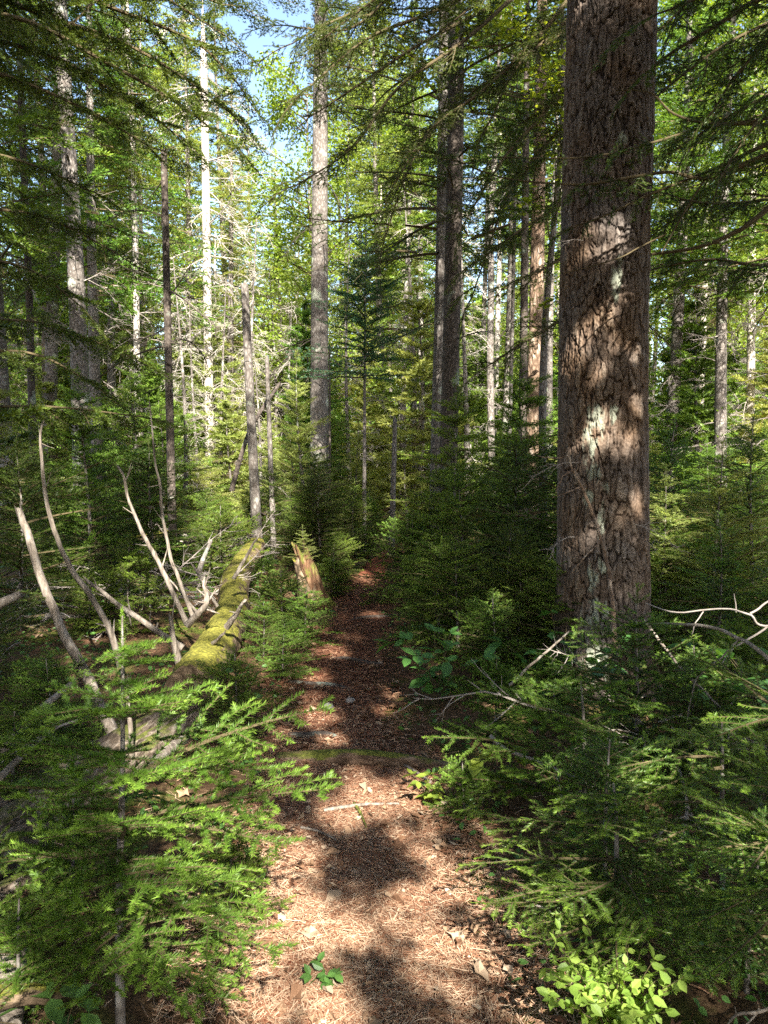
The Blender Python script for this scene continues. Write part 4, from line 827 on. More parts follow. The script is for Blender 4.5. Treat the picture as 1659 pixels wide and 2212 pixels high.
# far wood: one mass
def far_wood():
    r = np.random.default_rng(9); g = Geo()
    for i in range(190):
        a = r.uniform(-.75, .75); D = r.uniform(52, 95); x = D * math.sin(a); y = D * math.cos(a); H = r.uniform(8, 14); z0 = float(gh(x, y)); pts = np.stack([np.full(6, x), np.full(6, y), np.linspace(z0 - .2, z0 + H, 6)], 1)
        segs(g, pts[:-1], pts[1:], np.linspace(.15, .05, 5), np.linspace(.13, .03, 5), 5, 0, 1)
        n = 900; zz = r.random(n) ** .8 * H; rr_ = (1 - zz / H) * 2.2 + .3; az = r.uniform(0, 6.28, n); rd = rr_ * r.random(n) ** .5
        c = np.stack([x + rd * np.cos(az), y + rd * np.sin(az), z0 + zz], 1); leaves(g, c, r.uniform(.25, .6, n), r, 0, .45, (0, 1))
    tag(g.obj('far_forest', [M['spruce'], M['bark_grey']]), 'distant wood closing the view behind all the trees', 'forest', kind='stuff')
far_wood()
finish_labels()

# ------------------------------------------------------------------ foreground and middle saplings, one by one
def sap(key, name, label, x, y, sc, rz, group=None, cat='young tree'):
    return place(key, name, cat, (x, y, float(gh(x, y))), rz, sc, group, label)
def bough_tree(name, label, tr, H0, boughs, kind, mat, seed, rnd=(), cat='young tree', group=None):
    r = np.random.default_rng(seed); pts = smooth_path([P(*q) for q in tr], 30); b = pts[0].copy(); b[2] = gh(b[0], b[1])
    if pts[0][2] > b[2] - .05: pts = np.vstack([[b - [0, 0, .06]], pts])
    e = thing(name, label, cat, b, group); g = Geo(); tube(g, pts, np.linspace(H0, .003, len(pts)), 9, .1, seed, fr=20); g.obj('stem', [M['bark_grey']], e, b, smooth=(0,))
    c = Geo()
    for q in boughs:
        (va, tip), k_ = (q[0], q[1:4]), (q[4] if len(q) > 4 else 1)
        i = np.argmin([abs(UV(p)[1] - va) for p in pts]); a = pts[i]; d = P(*tip) - a; L = np.linalg.norm(d)
        put(c, a, math.atan2(d[1], d[0]), math.asin(d[2] / L) + .02, L, kind, 'A', r, roll=r.normal(0, .25), tadd=.1)
    for (z0, z1, L, n) in rnd:
        for k in range(n):
            z = r.uniform(z0, z1); put(c, along(pts, z), k * 2.4 + r.normal(0, .4), r.normal(.05, .18), L * r.uniform(.5, 1.1), kind, 'A', r)
    d = unit(pts[-1] - pts[-3]); s0 = pts[-1] - d * .14; needles(c, np.array([s0]), np.array([pts[-1] + d * .02]), np.array([[1., 0, 0]]), 'A', False, np.array([1.]), r, 0); needles(c, np.array([s0]), np.array([pts[-1] + d * .02]), np.array([[-1., 0, 0]]), 'A', False, np.array([1.]), r, 0)
    c.obj('foliage', [M[mat], M['twig']], e, b)
bough_tree('young_spruce', 'young spruce with bright leader and half sunlit boughs, left foreground', [(262, 2330, 1.75), (258, 1950, 1.85), (265, 1650, 1.93), (264, 1330, 1.98)], .014, [
    (1405, 345, 1400, 1.9), (1405, 215, 1432, 2.0), (1400, 290, 1420, 1.8), (1455, 345, 1445, 1.85), (1450, 200, 1480, 1.9), (1480, 300, 1500, 1.75), (1530, 465, 1497, 1.95), (1530, 380, 1540, 1.75), (1520, 110, 1500, 2.0), (1560, 60, 1560, 2.1), (1560, 330, 1600, 1.6),
    (1620, 520, 1590, 2.2), (1640, 0, 1610, 1.9), (1640, 100, 1680, 1.7), (1700, 728, 1585, 1.95), (1690, 610, 1690, 1.75), (1700, 420, 1720, 1.55), (1720, -60, 1720, 2.1), (1760, 30, 1800, 1.65), (1780, 725, 1775, 1.75), (1790, 560, 1800, 2.2), (1790, 620, 1860, 1.65), (1800, 200, 1850, 1.45),
    (1830, 10, 1850, 1.6), (1850, 610, 2125, 1.5), (1850, -100, 1930, 1.9), (1880, 380, 2010, 1.4), (1880, 480, 1950, 2.3), (1930, 130, 2080, 1.45), (1930, 540, 2020, 1.8), (1960, 300, 2180, 1.35), (1980, 30, 2080, 1.6), (2000, 460, 2200, 1.45), (2050, 520, 2160, 1.75), (2060, 150, 2200, 1.5), (2080, 400, 2210, 1.9)],
    'young', 'spruce', 61, rnd=((.3, .85, .34, 5),))
bough_tree('young_spruce', 'spruce whose long sunlit bough reaches left over the path edge', [(1262, 1830, 3.0), (1262, 1600, 3.02), (1255, 1470, 3.05)], .012, [
    (1660, 915, 1603, 2.9), (1560, 1030, 1500, 3.2), (1600, 1110, 1560, 2.9), (1640, 1060, 1640, 2.8), (1500, 1150, 1480, 3.1), (1500, 1370, 1490, 2.9), (1560, 1420, 1560, 2.9), (1560, 1230, 1620, 2.6), (1620, 1400, 1680, 2.7), (1680, 1120, 1730, 2.6), (1720, 960, 1720, 2.9), (1720, 1250, 1760, 2.5), (1540, 1200, 1480, 3.4)], 'young', 'spruce', 62, rnd=((.1, .45, .35, 4),))
bough_tree('young_fir', 'fir in the lower right whose boughs spread flat toward the path', [(1330, 2080, 2.15), (1332, 1800, 2.2), (1325, 1690, 2.25)], .011, [
    (1860, 995, 1865, 2.25), (1800, 1120, 1770, 2.2), (1740, 1200, 1740, 2.1), (1720, 1260, 1720, 2.0), (1960, 1045, 1985, 2.0), (1900, 1080, 1930, 2.0), (1800, 1420, 1770, 1.95), (1900, 1200, 1990, 1.75), (1880, 1380, 1960, 1.75), (1980, 1130, 2080, 1.85), (1980, 1330, 2090, 1.7), (1820, 1500, 1850, 2.1), (1760, 1300, 1800, 1.85), (1720, 1400, 1690, 2.4), (1860, 1010, 1780, 2.6)], 'fir', 'fir', 63, rnd=((.08, .4, .34, 6),))
bough_tree('young_fir', 'fir at the right edge with bright fingered tips pointing left', [(1700, 2150, 1.95), (1705, 1850, 1.98), (1700, 1620, 2.0)], .012, [
    (1830, 1460, 1845, 1.85), (1800, 1520, 1775, 1.9), (1720, 1560, 1700, 1.95), (1780, 1600, 1900, 1.65), (1900, 1480, 1960, 1.75), (1960, 1540, 2060, 1.65), (1720, 1640, 1640, 1.9), (1650, 1610, 1600, 2.0), (1850, 1580, 1800, 1.6), (2000, 1430, 2080, 1.8), (1900, 1640, 2000, 1.6)], 'fir', 'fir', 64, rnd=((.3, .9, .35, 8),))
bough_tree('young_fir', 'fir leaning its green fingers up before the brown-stemmed one', [(1560, 1900, 2.5), (1560, 1700, 2.5), (1560, 1560, 2.55)], .011, [
    (1640, 1310, 1640, 2.4), (1660, 1360, 1690, 2.3), (1740, 1290, 1740, 2.4), (1600, 1450, 1590, 2.4), (1600, 1659, 1590, 2.4), (1680, 1440, 1750, 2.1), (1760, 1400, 1830, 2.1), (1700, 1650, 1760, 2.2), (1580, 1500, 1560, 2.8)], 'fir', 'fir', 65, rnd=((.2, .6, .35, 8),))
FG = 'young firs crowding the right side of the path'
for a in [('fgF1', 'young_fir', 'small fir with a bare brown stem in front of the huge pine', 1.13, 3.35, 1.0, 1.0),
          ('fgF2', 'young_fir', 'low shaded fir under the small spruce right of the path', .74, 2.42, .85, .3), 
          ('fgF2', 'young_fir', 'low fir behind the lime green shrub at the bottom right', .98, 1.95, .72, 5.0),
          ('fgF1', 'young_fir', 'dark fir in the thicket below the bleached dead branches', 1.65, 2.9, .9, 1.4), ('fgS1', 'young_spruce', 'spruce at the foot of the huge pine on its left', .92, 4.05, .6, .2),
          ('fgS1', 'young_spruce', 'shaded spruce below the broad-leaved shrub', .55, 3.75, .62, 4.4), ('fgS2', 'young_spruce', 'tiny spruce on the path edge beside the step log', .33, 3.05, .6, 1.4),
          ('fgS1', 'young_spruce', 'spruce between the pine foot and the bleached dead branches', 1.75, 3.8, .9, 5.4), ('fgF2', 'young_fir', 'fir in the lowest right corner of the view', 1.38, 1.62, .6, .9),
          ('fgF1', 'young_fir', 'second fir right of the brown-stemmed one', 1.42, 3.5, .75, 3.0)]:
    sap(*a[:6], a[6], FG)
MG = 'dense young spruces between the path and the huge pine'
for i, a in enumerate([('mdD', 'dark young spruce, tallest between the path and the pine', 1.02, 6.2, 1.0), ('mdE', 'dark young spruce nearest the touching pair of trunks', .66, 6.7, .95), ('mdD', 'dark spruce left beside the huge pine trunk', 1.42, 5.9, .98), ('mdE', 'drooping dark spruce right next to the path', .42, 5.6, .55),
                       ('mdD', 'dark spruce low in front of the others left of the pine', .85, 5.1, .62), ('mdE', 'dark spruce hard against the left foot of the pine', 1.1, 4.75, .6), ('mdG', 'small green spruce at the path bend on the right', .3, 7.6, 1.0), ('mdG', 'small green spruce at the edge of the path, right and lower', .38, 6.7, .8), ('mdE', 'dark spruce farthest back on the right of the path', .55, 8.2, .9), ('mdG', 'little green spruce among dark ones left of the pine', .68, 4.6, .7)]):
    sap(a[0], 'young_spruce', a[1], a[2], a[3], a[4], i * 1.9 + .4, MG)
RG = 'young firs right of the huge pine'
for i, a in enumerate([('mdY', 'sunlit yellow green fir close right of the pine', 1.98, 5.5, .95), ('mdY', 'sunlit fir with a long bright bough at the right edge', 2.45, 5.6, 1.1), ('mdF', 'darker fir behind the sunlit ones right of the pine', 2.6, 6.8, 1.1), ('mdF', 'dark low fir right of the pine foot', 2.05, 4.7, .7), ('mdF', 'dark fir at the right edge behind the dead branches', 2.35, 4.4, .75), ('mdF', 'dark tall fir at the far right edge', 3.2, 6.6, 1.1), ('mdY', 'pale sunny fir farther back right of the pine', 2.3, 7.8, 1.2)]):
    sap(a[0], 'young_fir', a[1], a[2], a[3], a[4], i * 2.3 + 1.1, RG)
LG = 'young spruces around the fallen log'
for i, a in enumerate([('mdG', 'small spruce beside the mossy log facing the path', -.86, 5.35, .5), ('mdG', 'small sunlit spruce at the path edge before the log', -.66, 4.95, .5), ('mdG', 'small shaded spruce between log and stump', -.84, 6.3, .6), ('mdG', 'small spruce left of the stump', -1.12, 7.4, .5), ('mdG', 'low spruce at the left path edge before the stump', -.62, 5.9, .55), ('mdG', 'small spruce right behind the stump', -.55, 8.5, .7),
                       ('mdD', 'dark spruce left of the curved dead limbs', -2.6, 4.6, .7), ('mdD', 'dark spruce far left below the leaning trunk', -2.9, 6.0, .95), ('mdG', 'small spruce behind the curved dead limbs', -2.0, 5.9, .9), ('mdD', 'dark spruce left of the tall black snag', -2.3, 7.7, .95), ('mdG', 'small spruce in the shade behind the foreground spruce', -1.55, 3.5, .62), ('mdG', 'small spruce between the two fallen logs', -.78, 3.9, .55), ('mdD', 'dark spruce at the left edge of the view', -2.1, 3.6, .75), ('mdG', 'small green spruce under the black snag', -1.75, 8.3, 1.1), ('mdD', 'dark spruce right of the black snag', -1.5, 9.9, .8), ('mdD', 'dark spruce behind the sunlit broken snag', -.95, 10.3, .9), ('mdD', 'dark spruce left of the far path bend', -.75, 9.2, .75), ('mdG', 'little spruce at the left edge of the far path', -.5, 7.7, .5), ('mdG', 'green spruce closing the view at the far bend of the path', -.22, 11.6, .95), ('mdY', 'sunlit little spruce just left of the far path bend', -.5, 11.0, .55), ('mdG', 'low green spruce under the bluish fir', -.3, 10.4, .55),
                       ('fgS2', 'little spruce at the left foot of the foreground spruce', -1.0, 2.35, 1.0), ('fgS2', 'second little spruce at the left foot of the foreground spruce', -.92, 1.85, .8), ('mdG', 'green spruce in front of the curved dead limbs', -1.45, 2.9, .6), ('fgS2', 'little spruce under the boughs beside the near path', -.5, 2.35, .75), ('fgS1', 'spruce sprouting from the left bottom corner', -1.25, 2.0, .7)]):
    sap(a[0], 'young_spruce', a[1], a[2], a[3], a[4], i * 1.7 + .9, LG)

def kink(p, amp, seed):
    s = np.linspace(0, 1, len(p)) * np.linalg.norm(p[-1] - p[0]); e = np.minimum(1, 4 * s / max(s[-1], 1e-6))[:, None]
    return p + e * amp * 2 * np.stack([fbm(s * 7 + seed, s * 0, 3, seed), .6 * fbm(s * 7, s * 0 + 5, 3, seed + 1), .5 * fbm(s * 7, s * 0 + 9, 3, seed + 2)], 1)
# ------------------------------------------------------------------ fallen logs
def log():
    a = np.array([-1.10, 4.25, .15]); b = np.array([-1.5, 8.9, .36]); pts = smooth_path([a, a * .66 + b * .34 + [.05, 0, -.03], a * .4 + b * .6 + [-.03, 0, .03], b], 150)
    e = thing('fallen_log', 'big fallen trunk covered in yellow green moss with grey dead limbs', 'fallen tree', (-1.12, 4.25, 0))
    g = Geo(); tube(g, pts, np.linspace(.150, .115, 150), 64, .17, 4, jag=.08, fr=16, ridge=.08); g.obj('log', [M['mosslog']], e, (-1.12, 4.25, 0), smooth=(0,))
    def limb(q, w0, w1):
        h = Geo(); p = kink(smooth_path([P(*k) for k in q], 60), .014, int(q[0][1]) % 40); Y = q[0][2]; rd = np.linspace(w0 * .88, w1 * .75, 60) / 2 / FPX * Y; tube(h, p, rd, 12, .22, int(q[0][0]), jag=.06, fr=14, ridge=.15)
        rr = np.random.default_rng(int(q[0][0]))
        for k in rr.integers(12, 58, 8 if len(q) > 3 else 2):
            d = unit(unit(p[k] - p[k - 1]) + rr.normal(0, .7, 3)); l = rr.uniform(.03, .14); tw = np.array([p[k] + d * l * t + [0, 0, .1 * l * t * t] for t in (0, .5, 1)]); tube(h, tw, [rd[k] * .4, rd[k] * .3, rd[k] * .15], 6)
        h.obj('limb', [M['weather']], e, (-1.12, 4.25, 0), smooth=(0,))
    limb([(260, 1440, 4.7), (250, 1400, 4.65), (215, 1320, 4.6), (150, 1220, 4.55), (110, 1120, 4.5), (92, 1000, 4.5), (90, 925, 4.5)], 20, 6)
    limb([(405, 1350, 5.1), (350, 1230, 5.1), (290, 1110, 5.1), (262, 1015, 5.1)], 15, 6)
    limb([(418, 1335, 5.2), (375, 1220, 5.2), (350, 1100, 5.2), (340, 1020, 5.2), (322, 880, 5.2)], 11, 4)
    limb([(395, 1400, 4.9), (320, 1350, 4.9), (260, 1310, 4.9), (190, 1255, 4.9)], 19, 10)
    limb([(385, 1430, 4.8), (376, 1385, 4.75), (370, 1338, 4.75)], 20, 12)
    limb([(405, 1350, 5.0), (440, 1312, 4.95), (447, 1290, 4.95), (440, 1262, 4.95)], 20, 9)
    limb([(490, 1355, 5.0), (525, 1305, 4.85)], 16, 10)
    limb([(455, 1400, 4.85), (480, 1372, 4.7)], 14, 8)
    limb([(505, 1250, 5.9), (535, 1200, 5.9), (560, 1155, 5.9)], 11, 5)
    limb([(430, 1330, 5.3), (400, 1290, 5.3), (375, 1260, 5.3)], 8, 4)
    limb([(470, 1310, 5.6), (445, 1270, 5.6), (420, 1225, 5.7)], 9, 5)
log()
def rotten():
    e = thing('rotten_log', 'broken grey rotten log lying behind the foreground spruce', 'fallen tree', (-1.3, 2.0, 0))
    o = (-1.3, 2.0, 0)
    pts = smooth_path([(-1.68, 1.2, .06), (-1.50, 2.3, .10), (-1.25, 3.2, .12), (-1.06, 3.8, .12)], 200); g = Geo(); tube(g, pts, np.linspace(.15, .12, 200), 90, .12, 9, jag=.2, fr=14, ridge=.34); g.obj('log', [M['rotlog']], e, o, smooth=(0,))
    for q, w in [([(255, 1610, 3.6), (225, 1540, 3.7), (190, 1470, 3.8), (130, 1350, 3.9), (88, 1240, 3.95), (50, 1120, 4.0)], (27, 16)), ([(285, 1640, 3.3), (282, 1560, 3.3), (278, 1490, 3.3)], (10, 7))]:
        h = Geo(); p = kink(smooth_path([P(*k) for k in q], 50), .02, 7); tube(h, p, np.linspace(w[0], w[1], 50) / 2 / FPX * 3.85, 14, .16, 3, jag=.09, fr=9); h.obj('limb', [M['weather']], e, o, smooth=(0,))
rotten()
def simple_log(name, label, pts, r0, r1, mat, cat, seed=1, group=None, sides=16, jag=.05, rough=.14, n=40):
    pts = smooth_path(pts, n); g = Geo(); o = tuple(pts[0]); tube(g, pts, np.linspace(r0, r1, n), sides, rough, seed, jag=jag, fr=12, ridge=.06); ob = g.obj(name, [M[mat]], None, o, smooth=(0,)); tag(ob, label, cat, group); return ob
simple_log('step_log', 'small half-buried log lying across the path as a step', [(-.52, 3.66, .0), (-.2, 3.62, .035), (.05, 3.6, .03), (.34, 3.54, .0)], .042, .036, 'steplog', 'log', 4, sides=24, n=60)
simple_log('dead_branch', 'grey weathered stick crossing behind the foreground spruce at left', [P(10, 1620, 2.9), P(80, 1540, 3.2), P(150, 1480, 3.4)], .018, .012, 'weather', 'branch', 3)
simple_log('dead_branch', 'pale weathered stick parallel to the one at left edge', [P(0, 1680, 2.7), P(60, 1620, 2.9), P(130, 1560, 3.2)], .014, .008, 'weather', 'branch', 4)
simple_log('dead_branch', 'grey broken branch end poking in at the left edge', [P(-60, 1350, 3.3), P(-10, 1310, 3.3), P(30, 1290, 3.35)], .026, .018, 'weather', 'branch', 5)
simple_log('leaning_pole', 'thin dark dead pole leaning between the snags', [P(500, 1060, 10), P(540, 930, 10), P(603, 830, 10.4)], .035, .02, 'bark_dark', 'dead tree', 6)
BG = 'fallen branches behind the mossy log'
rr = np.random.default_rng(31)
for i, (a, b, w, mt, lb) in enumerate([((180, 1190, 9.0), (480, 1135, 9.3), .05, 'mosslog', 'long mossy fallen pole below the black snag'), ((400, 1175, 8.2), (560, 1120, 9.0), .035, 'bark_dark', 'dark fallen branch touching the far end of the mossy log'), ((200, 1290, 6.4), (270, 1250, 7.0), .03, 'weather', 'short grey branch on the floor left of the limbs'),
                                       ((250, 1185, 8.2), (330, 1200, 7.8), .03, 'weather', 'short pale stick at the foot of the leaning trunk'), ((300, 1290, 6.3), (420, 1260, 6.5), .03, 'bark_dark', 'dark branch lying behind the curved limbs'), ((560, 1110, 9.8), (660, 1090, 10.2), .03, 'bark_dark', 'dark branch in the brush pile behind the stump'), ((430, 1235, 7.2), (455, 1170, 7.8), .028, 'bark_grey', 'rotten brown piece leaning on the mossy log'), ((100, 1330, 5.6), (240, 1300, 6.0), .022, 'weather', 'thin grey stick on the floor at left')]):
    simple_log('fallen_branch', lb, [P(*a), (P(*a) + P(*b)) / 2 + rr.normal(0, .04, 3), P(*b)], w, w * .6, mt, 'branch', 10 + i, BG)
def brush(label, u, v, Y, n, seed, L=.9):
    p = P(u, v, Y); z = float(gh(p[0], p[1])); r = np.random.default_rng(seed); g = Geo()
    for i in range(n): put_dead(g, (p[0] + r.normal(0, .4), p[1] + r.normal(0, .5), z + r.uniform(.02, .3)), r.uniform(0, 6.28), r.normal(0, .25), L * r.uniform(.5, 1.2), r, 0)
    tag(g.obj('brush_pile', [M['dead']], None, (p[0], p[1], z)), label, 'brush', 'piles of dead twigs', 'stuff')
WG = 'rotten wood pieces in the lower left corner'
for i, (a, b, w, mt, lb) in enumerate([((-40, 1960, 2.15), (75, 1890, 2.35), .035, 'rotlog', 'upper pale slab of rotten wood at the lower left edge'), ((-30, 2040, 2.0), (70, 1960, 2.2), .025, 'rot', 'thin brown slab of rotten wood at the lower left edge'), ((10, 2230, 1.75), (40, 2030, 2.05), .045, 'weather', 'thick bleached chunk of wood at the lower left edge'), ((-20, 2160, 1.75), (110, 2150, 1.8), .03, 'mosslog', 'yellow mossy piece of wood in the lower left corner'), ((330, 1655, 3.1), (392, 1600, 3.4), .03, 'weather', 'pale broken end of wood jutting up behind the foreground spruce')]):
    q0, q1 = P(*a), P(*b); simple_log('rotten_wood', lb, [q0, (q0 + q1) / 2 + [0, 0, .01], q1], w, w * .7, mt, 'wood', 90 + i, WG, sides=24, jag=.06, rough=.3, n=50)
brush('tangle of dead twigs behind the mossy log', 470, 1120, 9.6, 34, 1, 1.1)
brush('tangle of dead twigs left of the mossy log', 330, 1260, 6.6, 18, 2)
brush('small tangle of dead twigs at the left edge', 60, 1450, 4.6, 10, 3, .8)
brush('tangle of dead twigs under the right dead branches', 1560, 1560, 3.3, 10, 4, .7)

for i, (a, b, lb) in enumerate([((600, 1470), (800, 1500), 'dark root crossing the middle path above the stones'), ((840, 1440), (690, 1425), 'thin dark root crossing the path where it turns red'), ((610, 1585), (760, 1600), 'dark root showing between the stones and the step log'), ((870, 1330), (730, 1345), 'dark root crossing the shaded far path')]):
    a, b = G(*a), G(*b); q = [a + (b - a) * t for t in (0, .3, .65, 1)]
    for k_, p_ in enumerate(q): p_[1] += .03 * (-1) ** k_; p_[2] = float(gh(p_[0], p_[1])) + (.012 if k_ in (1, 2) else -.02)
    simple_log('root', lb, q, .022, .014, 'bark_dark', 'root', 70 + i, 'roots crossing the path', sides=10, n=24)
# stump with a seedling on top
def stump():
    b = np.array([-.63, 7.3, 0.]); e = thing('stump', 'leaning rotten stump with orange brown wood beside the path', 'stump', b)
    pts = smooth_path([b + [0, 0, -.05], b + [-.06, 0, .2], b + [-.15, 0, .48]], 40); g = Geo(); tube(g, pts, np.linspace(.125, .075, 40) * (1 + .4 * np.exp(-np.linspace(0, 5, 40))), 60, .30, 6, jag=.2, fr=12, ridge=.4); g.obj('wood', [M['rot']], e, b, smooth=(0,))
    g = Geo(); tube(g, pts[4:36] + [-.035, .02, 0], np.linspace(.13, .08, 32), 50, .4, 9, jag=.06, fr=12); g.obj('moss', [M['mosslog']], e, b, smooth=(0,))
    place('mdY', 'seedling', 'young tree', (b[0] - .15, b[1], .44), 1.0, .25, None, 'bright yellow green seedling growing on the rotten stump')
stump()
# stones on the path
def stone(x, y, s, label, seed):
    r = np.random.default_rng(seed); import bmesh
    bm = bmesh.new(); bmesh.ops.create_icosphere(bm, subdivisions=3, radius=1)
    for v in bm.verts:
        n = fbm(v.co.x * 1.6 + seed, v.co.y * 1.6 + v.co.z, 4, seed); v.co = v.co * (1 + .9 * float(n)); v.co = Vector((v.co.x * s[0], v.co.y * s[1], v.co.z * s[2]))
    me = bpy.data.meshes.new('stone'); bm.to_mesh(me); bm.free(); me.materials.append(M['stone'])
    o = bpy.data.objects.new('stone', me); COL.objects.link(o); o.location = (x, y, float(gh(x, y)) + s[2] * .4); o.rotation_euler = (0, 0, seed); tag(o, label, 'stone', 'stones on the path')
gp = G(710, 1532); stone(gp[0], gp[1], (.045, .035, .03), 'pale grey stone in the middle of the path, left of two', 1)
gp = G(757, 1518); stone(gp[0], gp[1], (.035, .03, .022), 'small tan stone in the path, right of two', 2)

# ------------------------------------------------------------------ shrubs with broad leaves
def shrub(name, label, cat, base, stems, leafsize, mat, r, per=10, pairs=True, spreadv=.9, h=.4, tint=(.2, 1), stemr=.003, flat=.7):
    base = np.array([base[0], base[1], float(gh(base[0], base[1]))]); e = thing(name, label, cat, base)
    st = Geo(); lf = Geo()
    for i in range(stems):
        az = r.uniform(0, 6.28); sp = r.uniform(.1, spreadv) * h; hh = h * r.uniform(.65, 1.05); tip = base + [math.cos(az) * sp, math.sin(az) * sp, hh]; mid = base + [math.cos(az) * sp * .35, math.sin(az) * sp * .35, hh * .6]
        pts = smooth_path([base, mid, tip], 12); tube(st, pts, np.linspace(stemr, stemr * .4, 12), 5, 0, 0, cap=False)
        cs, ds = [], []
        for k in range(per):
            t = 4 + k / max(per - 1, 1) * 7; ii = min(int(t), 10); p = pts[ii] + (pts[ii + 1] - pts[ii]) * (t - ii); T = unit(pts[ii + 1] - pts[ii])
            for sd in ((-1, 1) if pairs else (r.choice([-1, 1]),)):
                a = az + sd * r.uniform(.8, 1.7) + (k % 2) * 1.2; d = np.array([math.cos(a), math.sin(a), r.uniform(-.1, .4)]); cs.append(p); ds.append(unit(d + T * .3))
        cs.append(pts[-1]); ds.append(unit(pts[-1] - pts[-2]))
        leaves(lf, np.array(cs), leafsize * r.uniform(.6, 1.15, len(cs)), r, 0, flat, tint, np.array(ds))
    st.obj('stems', [M['twig']], e, base); lf.obj('leaves', [M[mat]], e, base); return e
r = np.random.default_rng(8)
shrub('broadleaf_shrub', 'lime green leafy shrub sunlit at the bottom right corner', 'shrub', (.58, 1.78), 44, .034, 'blueb', r, per=8, pairs=True, h=.30, spreadv=.75, stemr=.0018, flat=.55)
shrub('broadleaf_shrub', 'dark round-leaved shrub at the right edge of the middle path', 'shrub', (.30, 4.35), 9, .11, 'hobble', r, per=3, h=.38, spreadv=1.0)
shrub('broadleaf_shrub', 'sunlit round-leaved shrub at the right edge beside the dead branches', 'shrub', (1.85, 3.55), 12, .13, 'hobble', r, per=3, h=.5, spreadv=1.0)
shrub('maple_seedling', 'maple seedling with bright flat leaves below the pine foot', 'seedling', (.48, 3.2), 5, .10, 'broad', r, per=2, h=.28, spreadv=.9)
shrub('maple_seedling', 'maple seedling with flat leaves between the firs before the pine', 'seedling', (1.2, 3.9), 7, .12, 'hobble', r, per=2, h=.5, spreadv=.9)
shrub('broadleaf_seedling', 'tiny green seedling growing in the near path litter', 'seedling', (-.15, 2.08), 4, .035, 'hobble', r, per=3, h=.07, spreadv=.9, stemr=.001)
shrub('broadleaf_seedling', 'dark leafy seedling in the bottom left corner', 'seedling', (-.78, 1.75), 4, .08, 'hobble', r, per=2, h=.2, spreadv=.9)
shrub('broadleaf_seedling', 'bright leafy seedling at the right path edge past the step log', 'seedling', (.2, 3.2), 6, .05, 'broad', r, per=3, h=.14, spreadv=.9)
shrub('broadleaf_shrub', 'leafy green shrub against the lower pine trunk', 'shrub', (1.0, 4.25), 8, .10, 'hobble', r, per=3, h=.5, spreadv=.8)
shrub('broadleaf_seedling', 'single green seedling at the left edge of the middle path', 'seedling', (-.75, 4.25), 4, .07, 'hobble', r, per=2, h=.25, spreadv=.8)
# overhanging maple leaves before the pine
def maple_spray(label, q, n, seed, size=.075, x0=None):
    r = np.random.default_rng(seed); pts = smooth_path([P(*k) for k in q], 16); b = pts[0]; e = thing('maple_branch', label, 'branch', b); g = Geo(); tube(g, pts, np.linspace(.008, .002, 16), 5, .1, 1, cap=False); g.obj('twig', [M['twig']], e, b)
    l = Geo()
    for k in range(n): p = pts[r.integers(3, 16)]; leafcloud(l, p + r.normal(0, .06, 3), .12, 7, size, r, 0, .75, (.5, 1))
    l.obj('leaves', [M['broad']], e, b)
# deciduous under-storey tree: thin stem behind the touching pair, sprays of bright leaves
def maple_tree():
    x, y = 1.75, 8.3; base = np.array([x, y, float(gh(x, y))]); r = np.random.default_rng(44); e = thing('maple_tree', 'slender maple with bright yellow green leaves between dark pair and pine', 'tree', base)
    pts = smooth_path([base - [0, 0, .1], base + [-.05, 0, 2.5], base + [.1, 0, 5], base + [0, 0, 7.5]], 40); g = Geo(); tube(g, pts, np.linspace(.05, .012, 40), 10, .06, 3); g.obj('trunk', [M['bark_grey']], e, base, smooth=(0,))
    l = Geo()
    for (u, v, Y_) in [(1250, 110, 7), (1240, 170, 7), (1255, 230, 6.6), (1200, 60, 7.5), (1180, 140, 7.5), (1040, 30, 8), (1110, 60, 8), (1000, 90, 8.4), (1170, 420, 8), (1090, 20, 8), (900, 150, 8.6), (850, 60, 8.8), (1200, 330, 8), (1180, 650, 8.2), (1150, 230, 8)]:
        p = P(u, v, Y_); q = along(pts, max(p[2] - .5, 1)); md = (p + q) / 2 + [0, 0, .1]; segs(l, [q, md], [md, p], [.010, .006], [.006, .002], 4, 0, 1)
        for k in range(7): leafcloud(l, p + r.normal(0, .16, 3) * [1, 1, .5], .14, 9, .085, r, 0, .8, (.4, 1))
    l.obj('crown', [M['broad'], M['twig']], e, base)
maple_tree()

# ------------------------------------------------------------------ bare branches in the right foreground
def bare(name, label, lines, mat, group=None, cat='branch'):
    o = P(*lines[0][0][0]); g = Geo()
    for q, w0, w1 in lines: p = kink(smooth_path([P(*k) for k in q], 30), .02, int(q[0][0]) % 13); tube(g, p, np.linspace(w0, w1, 30) / 2 / FPX * q[0][2], 9, .14, int(q[0][0]) % 17, m=0)
    tag(g.obj(name, [M[mat]], None, o, smooth=(0,)), label, cat, group)
DG = 'bleached dead branches right of the pine'
bare('dead_branch', 'thick pale curved dead branch arching from the right edge', [([(1800, 1560, 2.9), (1659, 1418, 3.0), (1600, 1378, 3.1), (1530, 1355, 3.2), (1450, 1350, 3.3), (1400, 1342, 3.4)], 11, 6), ([(1600, 1378, 3.1), (1560, 1420, 3.1), (1500, 1470, 3.2), (1480, 1560, 3.2)], 5, 3)], 'weather', DG)
